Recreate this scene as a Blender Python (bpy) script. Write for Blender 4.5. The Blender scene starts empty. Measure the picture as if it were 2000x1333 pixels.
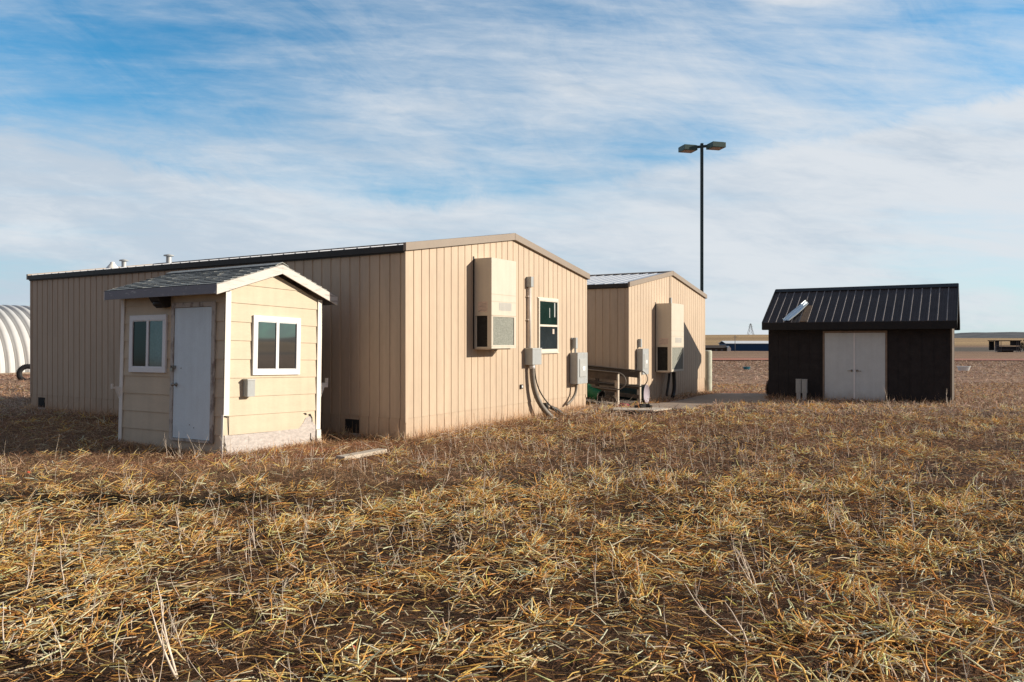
import bpy, math, random
import numpy as np
from mathutils import Matrix, Vector

R = math.radians
random.seed(7)
rng = np.random.default_rng(11)
sc = bpy.context.scene
col = sc.collection

# ------------------------------------------------------------------ camera
cam_d = bpy.data.cameras.new("camera")
cam = bpy.data.objects.new("camera", cam_d); col.objects.link(cam)
cam.location = (0, 0, 1.68); cam.rotation_euler = (R(90), 0, 0)
cam_d.sensor_width = 36; cam_d.lens = 27.18; cam_d.clip_start = 0.05; cam_d.clip_end = 9000
sc.camera = cam

# ------------------------------------------------------------------ sky, sun, exposure
SUN_EL, SUN_AZ = 19.5, 89.0          # elevation; azimuth clockwise from +Y
world = bpy.data.worlds.new("World"); sc.world = world; world.use_nodes = True
nt = world.node_tree; nt.nodes.clear()
def N(t, **kw):
    n = nt.nodes.new(t)
    for k, v in kw.items(): setattr(n, k, v)
    return n
def L(a, b): nt.links.new(a, b)
sky = N('ShaderNodeTexSky', sky_type='NISHITA', sun_disc=False)
sky.sun_elevation = R(SUN_EL); sky.sun_rotation = R(SUN_AZ)
sky.air_density = 1.0; sky.dust_density = 0.5; sky.ozone_density = 2.0
tc = N('ShaderNodeTexCoord')
sep = N('ShaderNodeSeparateXYZ'); L(tc.outputs['Generated'], sep.inputs[0])
def M(op, a, b=None, c=None, clamp=False):
    n = N('ShaderNodeMath', operation=op, use_clamp=clamp)
    for i, v in enumerate((a, b, c)):
        if v is None: continue
        if isinstance(v, (int, float)): n.inputs[i].default_value = v
        else: L(v, n.inputs[i])
    return n.outputs[0]
def SM(v, lo, hi, to0=0.0, to1=1.0):
    n = N('ShaderNodeMapRange', interpolation_type='SMOOTHSTEP')
    L(v, n.inputs[0]); n.inputs[1].default_value = lo; n.inputs[2].default_value = hi
    n.inputs[3].default_value = to0; n.inputs[4].default_value = to1
    return n.outputs[0]
ysafe = M('MAXIMUM', sep.outputs[1], 0.08)
q_ = M('DIVIDE', sep.outputs[0], ysafe); t_el = M('DIVIDE', sep.outputs[2], ysafe)   # compass direction and height of a sky point
def cloud_noise(u_, v_, sx, sy, rot, off, detail, rough, dist):
    cmb = N('ShaderNodeCombineXYZ'); L(u_, cmb.inputs[0]); L(v_, cmb.inputs[1])
    mp = N('ShaderNodeMapping', vector_type='TEXTURE'); L(cmb.outputs[0], mp.inputs[0])
    mp.inputs['Location'].default_value = off; mp.inputs['Rotation'].default_value = (0, 0, R(rot))
    mp.inputs['Scale'].default_value = (1/sx, 1/sy, 1)
    no = N('ShaderNodeTexNoise'); L(mp.outputs[0], no.inputs[0])
    no.inputs['Scale'].default_value = 1.0; no.inputs['Detail'].default_value = detail
    no.inputs['Roughness'].default_value = rough; no.inputs['Distortion'].default_value = dist
    return no.outputs[0]
def gauss(qc, tc_, qs, ts, amp):
    a = M('POWER', M('DIVIDE', M('SUBTRACT', q_, qc), qs), 2.0); b = M('POWER', M('DIVIDE', M('SUBTRACT', t_el, tc_), ts), 2.0)
    return M('MULTIPLY', M('EXPONENT', M('MULTIPLY', M('ADD', a, b), -1.0)), amp)
big = cloud_noise(q_, t_el, 2.6, 5.0, -6, (3.1, 1.7, 0), 3, 0.5, 0.3)
streak = cloud_noise(q_, t_el, 3.2, 26.0, -4, (0.4, 5.2, 0), 9, 0.62, 0.35)
wisp = cloud_noise(q_, t_el, 5.0, 13.0, -24, (7.3, 2.2, 0), 10, 0.66, 1.0)
fine = cloud_noise(q_, t_el, 16.0, 70.0, -3, (1.3, 9.2, 0), 6, 0.65, 0.5)
# upper sky: wisps on blue, denser in the middle and to the right
dens = M('ADD', gauss(0.0, 0.32, 0.24, 0.085, 0.16), M('ADD', gauss(0.42, 0.36, 0.30, 0.10, 0.09), M('ADD', gauss(-0.30, 0.23, 0.20, 0.03, 0.13), gauss(-0.62, 0.36, 0.24, 0.14, -0.05))))
dens = M('ADD', dens, gauss(0.36, 0.44, 0.05, 0.008, 0.22))
s = M('ADD', M('MULTIPLY', big, 0.42), M('ADD', M('MULTIPLY', streak, 0.50), M('ADD', M('MULTIPLY', wisp, 0.34), M('MULTIPLY', fine, 0.12))))
s = M('ADD', M('ADD', s, dens), SM(t_el, 0.42, 0.15, 0.0, 0.12))
upper = SM(s, 0.44, 1.08, 0.0, 1.0)
# lower veil with a soft upper edge that climbs to both sides
edge = M('ADD', 0.190, M('MULTIPLY', M('POWER', M('ABSOLUTE', M('ADD', q_, 0.12)), 1.3), 0.21))
edge = M('ADD', edge, M('MULTIPLY', M('SUBTRACT', wisp, 0.5), 0.07))
veil = SM(M('SUBTRACT', t_el, edge), 0.022, -0.030)
veilc = M('MULTIPLY', veil, SM(M('ADD', M('MULTIPLY', streak, .6), M('MULTIPLY', big, .5)), 0.32, 0.62, 0.72, 1.0))
cover = M('MAXIMUM', upper, veilc)
# the cloud veil lies over the half of the sky in front; behind the camera it fades into the added fill colour
ahead = SM(sep.outputs[1], -0.35, 0.35)
cover = M('MULTIPLY', cover, ahead)
# cloud brightness: pale grey-white with slightly greyer underside bands
shade = SM(M('ADD', M('ADD', cloud_noise(q_, t_el, 2.2, 9.0, -10, (12.0, 3.0, 0), 6, 0.6, 0.5), M('MULTIPLY', M('SUBTRACT', fine, .5), .35)), M('MULTIPLY', q_, 0.20)), 0.30, 0.66)
ccol = N('ShaderNodeMix', data_type='RGBA'); L(shade, ccol.inputs[0])
ccol.inputs[6].default_value = (5.0, 5.75, 6.6, 1); ccol.inputs[7].default_value = (6.75, 7.1, 7.5, 1)
blue = N('ShaderNodeMix', data_type='RGBA', blend_type='MULTIPLY'); blue.inputs[0].default_value = 1.0
L(sky.outputs[0], blue.inputs[6]); blue.inputs[7].default_value = (0.40, 1.25, 1.55, 1)
mixs = N('ShaderNodeMix', data_type='RGBA')
L(M('MULTIPLY', cover, 0.97), mixs.inputs[0]); L(blue.outputs[2], mixs.inputs[6]); L(ccol.outputs[2], mixs.inputs[7])
# behind the camera: unseen even fill colour, added to tone the shaded walls
back = N('ShaderNodeMix', data_type='RGBA'); L(ahead, back.inputs[0])
back.inputs[6].default_value = (2.3, 2.42, 2.95, 1); L(mixs.outputs[2], back.inputs[7])
bg = N('ShaderNodeBackground'); bg.inputs[1].default_value = 0.087
L(back.outputs[2], bg.inputs[0])
wo = N('ShaderNodeOutputWorld'); L(bg.outputs[0], wo.inputs[0])

sun_d = bpy.data.lights.new("sun", 'SUN'); sun_d.energy = 5.0; sun_d.angle = R(0.5); sun_d.color = (1.0, 0.885, 0.74)
sun = bpy.data.objects.new("sun", sun_d); col.objects.link(sun)
S = Vector((math.cos(R(SUN_EL))*math.sin(R(SUN_AZ)), math.cos(R(SUN_EL))*math.cos(R(SUN_AZ)), math.sin(R(SUN_EL))))
sun.rotation_euler = S.to_track_quat('Z', 'Y').to_euler(); sun.location = (20, -5, 20)

vs = sc.view_settings; vs.view_transform = 'Standard'; vs.look = 'None'; vs.exposure = 0.33; vs.gamma = 1.0; vs.use_curve_mapping = False

# ------------------------------------------------------------------ materials
def srgb(r, g, b):
    f = lambda c: (c/255/12.92) if c/255 <= 0.04045 else ((c/255+0.055)/1.055)**2.4
    return (f(r), f(g), f(b), 1)
def mat(name, c, rough=0.7, var=0.15, scale=6.0, bump=0.0, bscale=60.0, metal=0.0, spec=0.35, c2=None, stretch=(1, 1, 1), thr=None, detail=6, coat=0.0):
    """procedural paint/wood/metal: base colour broken up by noise, optional second colour in patches"""
    m = bpy.data.materials.new(name); m.use_nodes = True
    t = m.node_tree; b = t.nodes['Principled BSDF']
    b.inputs['Roughness'].default_value = rough; b.inputs['Metallic'].default_value = metal
    b.inputs['Specular IOR Level'].default_value = spec; b.inputs['Coat Weight'].default_value = coat
    tcn = t.nodes.new('ShaderNodeTexCoord'); mp = t.nodes.new('ShaderNodeMapping'); mp.inputs['Scale'].default_value = stretch
    t.links.new(tcn.outputs['Object'], mp.inputs[0])
    no = t.nodes.new('ShaderNodeTexNoise'); no.inputs['Scale'].default_value = scale; no.inputs['Detail'].default_value = detail; no.inputs['Roughness'].default_value = 0.62
    t.links.new(mp.outputs[0], no.inputs[0])
    mr = t.nodes.new('ShaderNodeMapRange')
    lo, hi = thr if thr else (0.3, 0.7)
    mr.inputs[1].default_value = lo; mr.inputs[2].default_value = hi
    t.links.new(no.outputs[0], mr.inputs[0])
    mx = t.nodes.new('ShaderNodeMix'); mx.data_type = 'RGBA'
    c = tuple(c[:3]); 
    ca = tuple(x*(1-var) for x in c) + (1,) if c2 is None else c + (1,)
    cb = tuple(min(1, x*(1+var)) for x in c) + (1,) if c2 is None else tuple(c2[:3]) + (1,)
    mx.inputs[6].default_value = ca; mx.inputs[7].default_value = cb
    t.links.new(mr.outputs[0], mx.inputs[0])
    # fine second noise so no surface is perfectly even
    n2 = t.nodes.new('ShaderNodeTexNoise'); n2.inputs['Scale'].default_value = scale*9; n2.inputs['Detail'].default_value = 3
    t.links.new(mp.outputs[0], n2.inputs[0])
    hs = t.nodes.new('ShaderNodeHueSaturation'); t.links.new(mx.outputs[2], hs.inputs['Color'])
    mv = t.nodes.new('ShaderNodeMapRange'); mv.inputs[1].default_value = 0.3; mv.inputs[2].default_value = 0.7
    mv.inputs[3].default_value = 1-var*0.5; mv.inputs[4].default_value = 1+var*0.5
    t.links.new(n2.outputs[0], mv.inputs[0]); t.links.new(mv.outputs[0], hs.inputs['Value'])
    t.links.new(hs.outputs[0], b.inputs['Base Color'])
    if bump:
        n3 = t.nodes.new('ShaderNodeTexNoise'); n3.inputs['Scale'].default_value = bscale; n3.inputs['Detail'].default_value = 4
        t.links.new(mp.outputs[0], n3.inputs[0])
        bp = t.nodes.new('ShaderNodeBump'); bp.inputs['Strength'].default_value = bump; bp.inputs['Distance'].default_value = 0.01
        t.links.new(n3.outputs[0], bp.inputs['Height']); t.links.new(bp.outputs[0], b.inputs['Normal'])
    return m
def weather(m, zdirt=0.55, amt=0.35, streak=0.10, tint=(0.42, 0.27, 0.17)):
    t = m.node_tree; b = t.nodes['Principled BSDF']; src = b.inputs['Base Color'].links[0].from_socket
    g = t.nodes.new('ShaderNodeTexCoord'); sp = t.nodes.new('ShaderNodeSeparateXYZ'); t.links.new(g.outputs['Object'], sp.inputs[0])
    n = t.nodes.new('ShaderNodeTexNoise'); n.inputs['Scale'].default_value = 3.5; n.inputs['Detail'].default_value = 8; t.links.new(g.outputs['Object'], n.inputs[0])
    mr = t.nodes.new('ShaderNodeMapRange'); t.links.new(sp.outputs[2], mr.inputs[0]); mr.inputs[1].default_value = zdirt; mr.inputs[2].default_value = -.05; mr.inputs[3].default_value = -.35; mr.inputs[4].default_value = .75
    ad = t.nodes.new('ShaderNodeMath'); ad.operation = 'ADD'; t.links.new(mr.outputs[0], ad.inputs[0]); t.links.new(n.outputs[0], ad.inputs[1])
    m2 = t.nodes.new('ShaderNodeMapRange'); t.links.new(ad.outputs[0], m2.inputs[0]); m2.inputs[1].default_value = .45; m2.inputs[2].default_value = 1.15; m2.inputs[3].default_value = 0; m2.inputs[4].default_value = amt
    mx = t.nodes.new('ShaderNodeMix'); mx.data_type = 'RGBA'; t.links.new(m2.outputs[0], mx.inputs[0]); t.links.new(src, mx.inputs[6]); mx.inputs[7].default_value = tint+(1,)
    mp = t.nodes.new('ShaderNodeMapping'); mp.inputs['Scale'].default_value = (9, 9, .5); t.links.new(g.outputs['Object'], mp.inputs[0])
    n2 = t.nodes.new('ShaderNodeTexNoise'); n2.inputs['Scale'].default_value = 1.0; n2.inputs['Detail'].default_value = 6; t.links.new(mp.outputs[0], n2.inputs[0])
    m3 = t.nodes.new('ShaderNodeMapRange'); t.links.new(n2.outputs[0], m3.inputs[0]); m3.inputs[1].default_value = .35; m3.inputs[2].default_value = .7; m3.inputs[3].default_value = 1.0; m3.inputs[4].default_value = 1-streak
    hs = t.nodes.new('ShaderNodeHueSaturation'); t.links.new(mx.outputs[2], hs.inputs['Color']); t.links.new(m3.outputs[0], hs.inputs['Value']); t.links.new(hs.outputs[0], b.inputs['Base Color'])
MT = {}
MT['siding'] = mat('tan_metal_siding', (0.555, 0.432, 0.312), 0.55, 0.07, 1.6, 0.05, 3.0, stretch=(1, 1, 0.35))
MT['skirt'] = mat('tan_skirting', (0.55, 0.425, 0.305), 0.6, 0.08, 2.5, 0.06, 4.0)
MT['rake'] = mat('taupe_trim', (0.28, 0.225, 0.175), 0.5, 0.05, 2.0)
MT['gutter'] = mat('dark_brown_trim', (0.036, 0.032, 0.028), 0.5, 0.15, 3.0, spec=0.3)
MT['white_roof'] = mat('white_metal_roof', (0.60, 0.61, 0.62), 0.4, 0.05, 1.5)
MT['acfront'] = mat('beige_cabinet_metal', (0.62, 0.56, 0.46), 0.5, 0.04, 3.0)
MT['acside'] = mat('beige_cabinet_side', (0.50, 0.40, 0.30), 0.5, 0.05, 3.0)
MT['grille'] = mat('fin_coil_grille', (0.26, 0.27, 0.235), 0.55, 0.3, 40.0, 0.7, 130.0, metal=0.2)
MT['dark'] = mat('dark_recess', (0.02, 0.019, 0.018), 0.8, 0.4, 12.0)
MT['sticker'] = mat('paper_sticker', (0.62, 0.50, 0.42), 0.6, 0.12, 30.0)
MT['ink'] = mat('faded_ink', (0.2, 0.19, 0.2), 0.7, 0.1)
MT['galv'] = mat('galvanised_grey', (0.42, 0.43, 0.42), 0.5, 0.08, 8.0, metal=0.2)
MT['greybox'] = mat('grey_enamel_box', (0.40, 0.42, 0.42), 0.45, 0.07, 8.0)
MT['pipe'] = mat('pale_painted_conduit', (0.66, 0.60, 0.54), 0.5, 0.08, 5.0)
MT['corrug'] = mat('grey_flexible_conduit', (0.20, 0.175, 0.145), 0.55, 0.12, 10.0)
MT['cable'] = mat('black_cable', (0.03, 0.028, 0.026), 0.5, 0.2)
MT['wframe'] = mat('white_vinyl_frame', (0.78, 0.79, 0.80), 0.35, 0.04, 5.0)
MT['bframe'] = mat('beige_window_frame', (0.72, 0.66, 0.56), 0.4, 0.05, 5.0)
MT['shedpaint'] = mat('pale_yellow_lap_board', (0.61, 0.52, 0.385), 0.65, 0.05, 2.2, 0.12, 45.0, stretch=(1, 1, 3))
MT['osb'] = mat('bare_weathered_board', (0.50, 0.46, 0.43), 0.85, 0.22, 14.0, 0.4, 60.0, stretch=(1, 1, 2.2))
MT['whitetrim'] = mat('cream_white_trim', (0.80, 0.77, 0.70), 0.6, 0.05, 6.0)
MT['fascia'] = mat('weathered_white_fascia', (0.66, 0.62, 0.57), 0.75, 0.12, 5.0, 0.35, 30.0, c2=(0.40, 0.36, 0.33), stretch=(0.5, 0.5, 5), thr=(0.54, 0.70))
MT['fasciagrey'] = mat('weathered_grey_fascia', (0.24, 0.25, 0.28), 0.8, 0.25, 6.0, 0.35, 40.0, c2=(0.55, 0.55, 0.56), stretch=(1, 1, 5), thr=(0.60, 0.70))
MT['shingle'] = mat('grey_green_shingle', (0.24, 0.26, 0.25), 0.9, 0.35, 9.0, 0.5, 90.0, c2=(0.42, 0.42, 0.39))
MT['shingle_edge_shadow'] = mat('shingle_cut_edge_shadow', (0.075, 0.083, 0.080), 0.9, 0.2, 9.0)  # cut edge, darkened to draw the shadow gap under each course
MT['greydoor'] = mat('grey_painted_door', (0.68, 0.80, 0.86), 0.55, 0.05, 3.0, 0.05, 30.0)
MT['doorframe'] = mat('peeling_door_frame', (0.50, 0.47, 0.42), 0.8, 0.2, 8.0, 0.5, 30.0, c2=(0.26, 0.225, 0.20), stretch=(1, 1, 0.5), thr=(0.50, 0.60))
MT['brass'] = mat('tarnished_steel', (0.30, 0.28, 0.25), 0.35, 0.15, 20.0, metal=0.8)
MT['black_wall'] = mat('black_stained_siding', (0.036, 0.033, 0.034), 0.85, 0.2, 4.0, 0.3, 40.0, spec=0.1)
MT['black_roof'] = mat('dark_bronze_metal_roof', (0.056, 0.044, 0.042), 0.55, 0.18, 2.0, spec=0.15)
MT['rib_glint'] = mat('roof_rib_glint', (0.19, 0.165, 0.16), 0.5, 0.3, 3.0)  # sun highlight on the tall ribs, put into their base colour
MT['black_trim'] = mat('black_trim', (0.012, 0.012, 0.013), 0.55, 0.2, 3.0, spec=0.3)
MT['shed_side'] = mat('brown_shed_side', (0.10, 0.075, 0.055), 0.8, 0.2, 4.0)
MT['bluedoor'] = mat('pale_grey_double_door', (0.60, 0.66, 0.68), 0.55, 0.05, 3.0)
MT['tanframe'] = mat('bare_wood_door_frame', (0.25, 0.19, 0.145), 0.8, 0.2, 7.0, 0.2)
MT['bent'] = mat('bright_bent_metal_sheet', (0.75, 0.84, 0.88), 0.35, 0.06, 5.0, metal=0.5)
MT['sheath'] = mat('bare_roof_sheathing', (0.20, 0.135, 0.085), 0.85, 0.25, 10.0, 0.3, stretch=(3, 1, 1))
MT['wood'] = mat('weathered_ramp_timber', (0.10, 0.078, 0.060), 0.85, 0.25, 8.0, 0.4, 50.0)
MT['woodpale'] = mat('sun_bleached_board', (0.52, 0.45, 0.36), 0.85, 0.2, 6.0, 0.5, 50.0, stretch=(1, 3, 1))
MT['pole'] = mat('dark_green_lamp_post', (0.028, 0.052, 0.055), 0.45, 0.15, 3.0)
MT['lamphead'] = mat('green_lamp_head', (0.055, 0.10, 0.095), 0.5, 0.1, 3.0)
MT['lens'] = mat('brown_lamp_lens', (0.22, 0.14, 0.10), 0.3, 0.2, 12.0)
MT['white_tank'] = mat('pale_concrete_post', (0.58, 0.60, 0.50), 0.85, 0.12, 6.0, 0.2, c2=(0.40, 0.41, 0.33))
MT['hut'] = mat('white_corrugated_hut', (0.54, 0.55, 0.54), 0.5, 0.05, 0.8, c2=(0.47, 0.46, 0.44))
MT['rubber'] = mat('black_rubber', (0.014, 0.014, 0.015), 0.7, 0.3, 9.0, 0.3)
MT['teal'] = mat('dark_teal_plastic', (0.008, 0.028, 0.030), 0.45, 0.2, 5.0)
MT['lid'] = mat('mauve_grey_lid', (0.34, 0.30, 0.34), 0.6, 0.12, 8.0)
MT['green'] = mat('green_plastic', (0.012, 0.14, 0.06), 0.4, 0.12, 7.0)
MT['orange'] = mat('orange_plastic', (0.50, 0.10, 0.04), 0.5, 0.1, 20.0)
MT['red'] = mat('red_plastic', (0.25, 0.02, 0.03), 0.5, 0.2, 9.0)
MT['bluemetal'] = mat('deep_blue_metal', (0.006, 0.05, 0.13), 0.5, 0.08, 0.3)
MT['bluetub'] = mat('blue_plastic', (0.03, 0.16, 0.22), 0.4, 0.15, 6.0)
MT['tub'] = mat('white_enamel', (0.75, 0.78, 0.78), 0.25, 0.05, 6.0)
MT['concrete'] = mat('concrete_path', (0.28, 0.215, 0.16), 0.9, 0.14, 2.2, 0.3, 50.0)
MT['roaddirt'] = mat('red_dirt_road', (0.36, 0.135, 0.075), 0.95, 0.25, 0.08, stretch=(0.3, 2, 1))
MT['far_dark'] = mat('far_dark_timber', (0.02, 0.022, 0.026), 0.85, 0.3, 1.0)
MT['far_grey'] = mat('far_grey_timber', (0.16, 0.16, 0.17), 0.85, 0.2, 1.0)
MT['far_white'] = mat('far_white_paint', (0.72, 0.72, 0.70), 0.6, 0.05, 1.0)
MT['far_brown'] = mat('far_brown_wall', (0.06, 0.045, 0.035), 0.8, 0.2, 1.0)
MT['bark'] = mat('bark', (0.06, 0.045, 0.035), 0.9, 0.3, 5.0)
MT['leaf'] = mat('dark_evergreen', (0.028, 0.032, 0.016), 0.8, 0.35, 2.0)
MT['hill'] = mat('scrub_hill', (0.085, 0.085, 0.085), 0.95, 0.2, 0.02, c2=(0.03, 0.034, 0.040), stretch=(1, 1, 4), thr=(0.42, 0.58))
MT['weed'] = mat('dry_weed_stalk', (0.68, 0.57, 0.46), 0.8, 0.25, 14.0)
weather(MT['siding']); weather(MT['skirt'], amt=.5); weather(MT['shedpaint'], .7, .28, .07, (0.40, 0.33, 0.25)); weather(MT['bluedoor'], .3, .3, .06, (0.3, 0.25, 0.2)); weather(MT['greydoor'], .5, .25, .06, (0.3, 0.27, 0.24)); weather(MT['greybox'], -1, 0, .12); weather(MT['acfront'], 0, 0, .07)
def glass(name, c, rough=0.03, spec=0.9, c2=None, scale=3.0):
    m = mat(name, c, rough, 0.25, scale, spec=spec, c2=c2)
    m.node_tree.nodes['Principled BSDF'].inputs['IOR'].default_value = 1.52
    return m
MT['glass'] = glass('dark_window_glass', (0.006, 0.006, 0.007))
MT['glass'].node_tree.nodes['Principled BSDF'].inputs['IOR'].default_value = 1.95
MT['glass_sky_reflection'] = glass('window_glass_sky_reflection_tint', (0.10, 0.14, 0.155), 0.08, 0.7)  # pale base colour stands in for sky reflected in this sash
MT['glass_brown'] = glass('window_glass_brown_interior', (0.012, 0.008, 0.010), 0.1, 0.25)
MT['glass_green'] = glass('window_glass_green_reflection', (0.010, 0.026, 0.021), 0.12, 0.4)  # green reflection of the upper sash, put into the base colour
MT['glass_slate'] = glass('window_glass_slate', (0.022, 0.030, 0.034), 0.12, 0.4)

# ------------------------------------------------------------------ mesh helpers
class MB:
    def __init__(s): s.v = []; s.f = []; s.m = []; s.sm = []
    def add(s, vs_, fs_, mi=0, smooth=False):
        b = len(s.v); s.v += [tuple(p) for p in vs_]
        for f in fs_: s.f.append([b+i for i in f]); s.m.append(mi); s.sm.append(smooth)
    def box(s, a, b, mi=0):
        x0, y0, z0 = [min(a[i], b[i]) for i in range(3)]; x1, y1, z1 = [max(a[i], b[i]) for i in range(3)]
        s.add([(x0,y0,z0),(x1,y0,z0),(x1,y1,z0),(x0,y1,z0),(x0,y0,z1),(x1,y0,z1),(x1,y1,z1),(x0,y1,z1)],
              [(0,3,2,1),(4,5,6,7),(0,1,5,4),(1,2,6,5),(2,3,7,6),(3,0,4,7)], mi)
    def prism(s, poly, axis, a, b, mi=0):
        """poly: 2D points; extruded along axis from a to b. axis x: (y,z); y: (x,z); z: (x,y)"""
        n = len(poly)
        def P(p, t):
            return {'x': (t, p[0], p[1]), 'y': (p[0], t, p[1]), 'z': (p[0], p[1], t)}[axis]
        vs_ = [P(p, a) for p in poly] + [P(p, b) for p in poly]
        fs_ = [tuple(range(n)), tuple(range(2*n-1, n-1, -1))] + [(i, i+n, (i+1) % n+n, (i+1) % n) for i in range(n)]
        s.add(vs_, fs_, mi)
    def bar(s, p, q, w, h, mi=0, up=(0, 0, 1)):
        p = Vector(p); q = Vector(q); d = (q-p).normalized(); u_ = Vector(up)
        sx = d.cross(u_);
        if sx.length < 1e-4: sx = d.cross(Vector((1, 0, 0)))
        sx.normalize(); sz = sx.cross(d).normalized()
        vs_ = []
        for o in (p, q):
            for a_, b_ in ((-1,-1),(1,-1),(1,1),(-1,1)): vs_.append(o + sx*a_*w/2 + sz*b_*h/2)
        s.add(vs_, [(0,1,2,3),(7,6,5,4),(0,4,5,1),(1,5,6,2),(2,6,7,3),(3,7,4,0)], mi)
    def tube(s, pts, r, seg=10, mi=0, cap=True):
        pts = [Vector(p) for p in pts]; n = len(pts); rs = r if isinstance(r, (list, tuple)) else [r]*n
        ref = None; vs_ = []
        for i, p in enumerate(pts):
            d = (pts[min(i+1, n-1)] - pts[max(i-1, 0)]).normalized()
            if ref is None:
                ref = Vector((0, 0, 1)) if abs(d.z) < 0.9 else Vector((1, 0, 0))
            a_ = (ref - d*ref.dot(d)).normalized(); b_ = d.cross(a_); ref = a_
            for k in range(seg):
                t = 2*math.pi*k/seg; vs_.append(p + (a_*math.cos(t) + b_*math.sin(t))*rs[i])
        fs_ = []
        for i in range(n-1):
            for k in range(seg):
                k2 = (k+1) % seg; fs_.append((i*seg+k, i*seg+k2, (i+1)*seg+k2, (i+1)*seg+k))
        s.add(vs_, fs_, mi, True)
        if cap:
            b = len(s.v) - len(vs_)
            s.f.append([b+k for k in range(seg)][::-1]); s.m.append(mi); s.sm.append(False)
            s.f.append([b+(n-1)*seg+k for k in range(seg)]); s.m.append(mi); s.sm.append(False)
    def lathe(s, prof, c=(0, 0, 0), axis=(0, 0, 1), seg=24, mi=0, closed=False):
        """prof: (radius, height) list, around axis through c"""
        ax = Vector(axis).normalized(); ref = Vector((1, 0, 0)) if abs(ax.x) < 0.9 else Vector((0, 1, 0))
        a_ = (ref - ax*ref.dot(ax)).normalized(); b_ = ax.cross(a_); c = Vector(c); vs_ = []; n = len(prof)
        for r_, h_ in prof:
            for k in range(seg):
                t = 2*math.pi*k/seg; vs_.append(c + ax*h_ + (a_*math.cos(t)+b_*math.sin(t))*r_)
        fs_ = []
        for i in range(n if closed else n-1):
            j = (i+1) % n
            for k in range(seg):
                k2 = (k+1) % seg; fs_.append((i*seg+k, i*seg+k2, j*seg+k2, j*seg+k))
        s.add(vs_, fs_, mi, True)
    def build(s, name, m, parent=None, bevel=0.0):
        me = bpy.data.meshes.new(name); me.from_pydata([tuple(v) for v in s.v], [], s.f); 
        ms = m if isinstance(m, (list, tuple)) else [m]
        for mm in ms: me.materials.append(MT[mm] if isinstance(mm, str) else mm)
        me.polygons.foreach_set('material_index', s.m); me.polygons.foreach_set('use_smooth', s.sm)
        me.update()
        o = bpy.data.objects.new(name, me); col.objects.link(o)
        if parent is not None: o.parent = parent
        if bevel:
            b = o.modifiers.new('bevel', 'BEVEL'); b.width = bevel; b.segments = 2; b.limit_method = 'ANGLE'; b.angle_limit = R(40)
        return o
def pieces(q, name, m, parent=None, bevel=0.0):
    """one object per connected piece of q"""
    par = list(range(len(q.v)))
    def fnd(a):
        while par[a] != a: par[a] = par[par[a]]; a = par[a]
        return a
    for f in q.f:
        for i in f[1:]: par[fnd(i)] = fnd(f[0])
    grp = {}
    for i, f in enumerate(q.f): grp.setdefault(fnd(f[0]), []).append(i)
    out = []
    for g in grp.values():
        r = MB(); ids = sorted({v for i in g for v in q.f[i]}); mp = {v: k for k, v in enumerate(ids)}
        r.v = [q.v[v] for v in ids]; r.f = [[mp[v] for v in q.f[i]] for i in g]; r.m = [q.m[i] for i in g]; r.sm = [q.sm[i] for i in g]
        out.append(r.build(name, m, parent, bevel))
    return out
def tag(o, label=None, cat=None, group=None, kind=None):
    if label: o['label'] = label
    if cat: o['category'] = cat
    if group: o['group'] = group
    if kind: o['kind'] = kind
    return o
def thing(name, label, cat, loc=(0, 0, 0), rz=0.0, group=None, mtx=None):
    o = bpy.data.objects.new(name, None); o.empty_display_size = 0.3; col.objects.link(o)
    if mtx is not None: o.matrix_world = mtx
    else: o.location = loc; o.rotation_euler = (0, 0, rz)
    return tag(o, label, cat, group)
def box(name, a, b, m, parent=None, bevel=0.0):
    q = MB(); q.box(a, b); return q.build(name, m, parent, bevel)
def copy_tree(o, parent=None):
    c = o.copy(); col.objects.link(c); c.parent = parent
    for ch in list(o.children): copy_tree(ch, c)
    return c

# ------------------------------------------------------------------ terrain height
def _h(ix, iy, seed):
    n = (ix.astype(np.int64)*374761393 + iy.astype(np.int64)*668265263 + seed*1442695041) & 0x7fffffff
    n = ((n ^ (n >> 13)) * 1274126177) & 0x7fffffff
    return ((n ^ (n >> 16)) & 0xffff) / 65535.0
def vn(x, y, sc_, seed):
    x = x/sc_; y = y/sc_; ix = np.floor(x); iy = np.floor(y); fx = x-ix; fy = y-iy
    fx = fx*fx*(3-2*fx); fy = fy*fy*(3-2*fy)
    a = _h(ix, iy, seed); b = _h(ix+1, iy, seed); c = _h(ix, iy+1, seed); d = _h(ix+1, iy+1, seed)
    return (a*(1-fx)+b*fx)*(1-fy) + (c*(1-fx)+d*fx)*fy
def fbm(x, y, sc_, seed, o=3):
    t = 0; a = 1; n = 0
    for i in range(o): t = t + a*vn(x, y, sc_/2**i, seed+i*17); n += a; a *= 0.5
    return t/n
def ss(v, a, b):
    t = np.clip((v-a)/(b-a), 0, 1); return t*t*(3-2*t)
UX, UY = 0.518, 0.8554               # the buildings' gable direction
def bank(x, y):
    e = 7.86+.20*(vn(x, y*0, .9, 41)-.5)+.05*(x+4)*0
    return np.exp(-((y-e)/.11)**2)*(1-ss(x, -2.9, -1.3))
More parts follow.
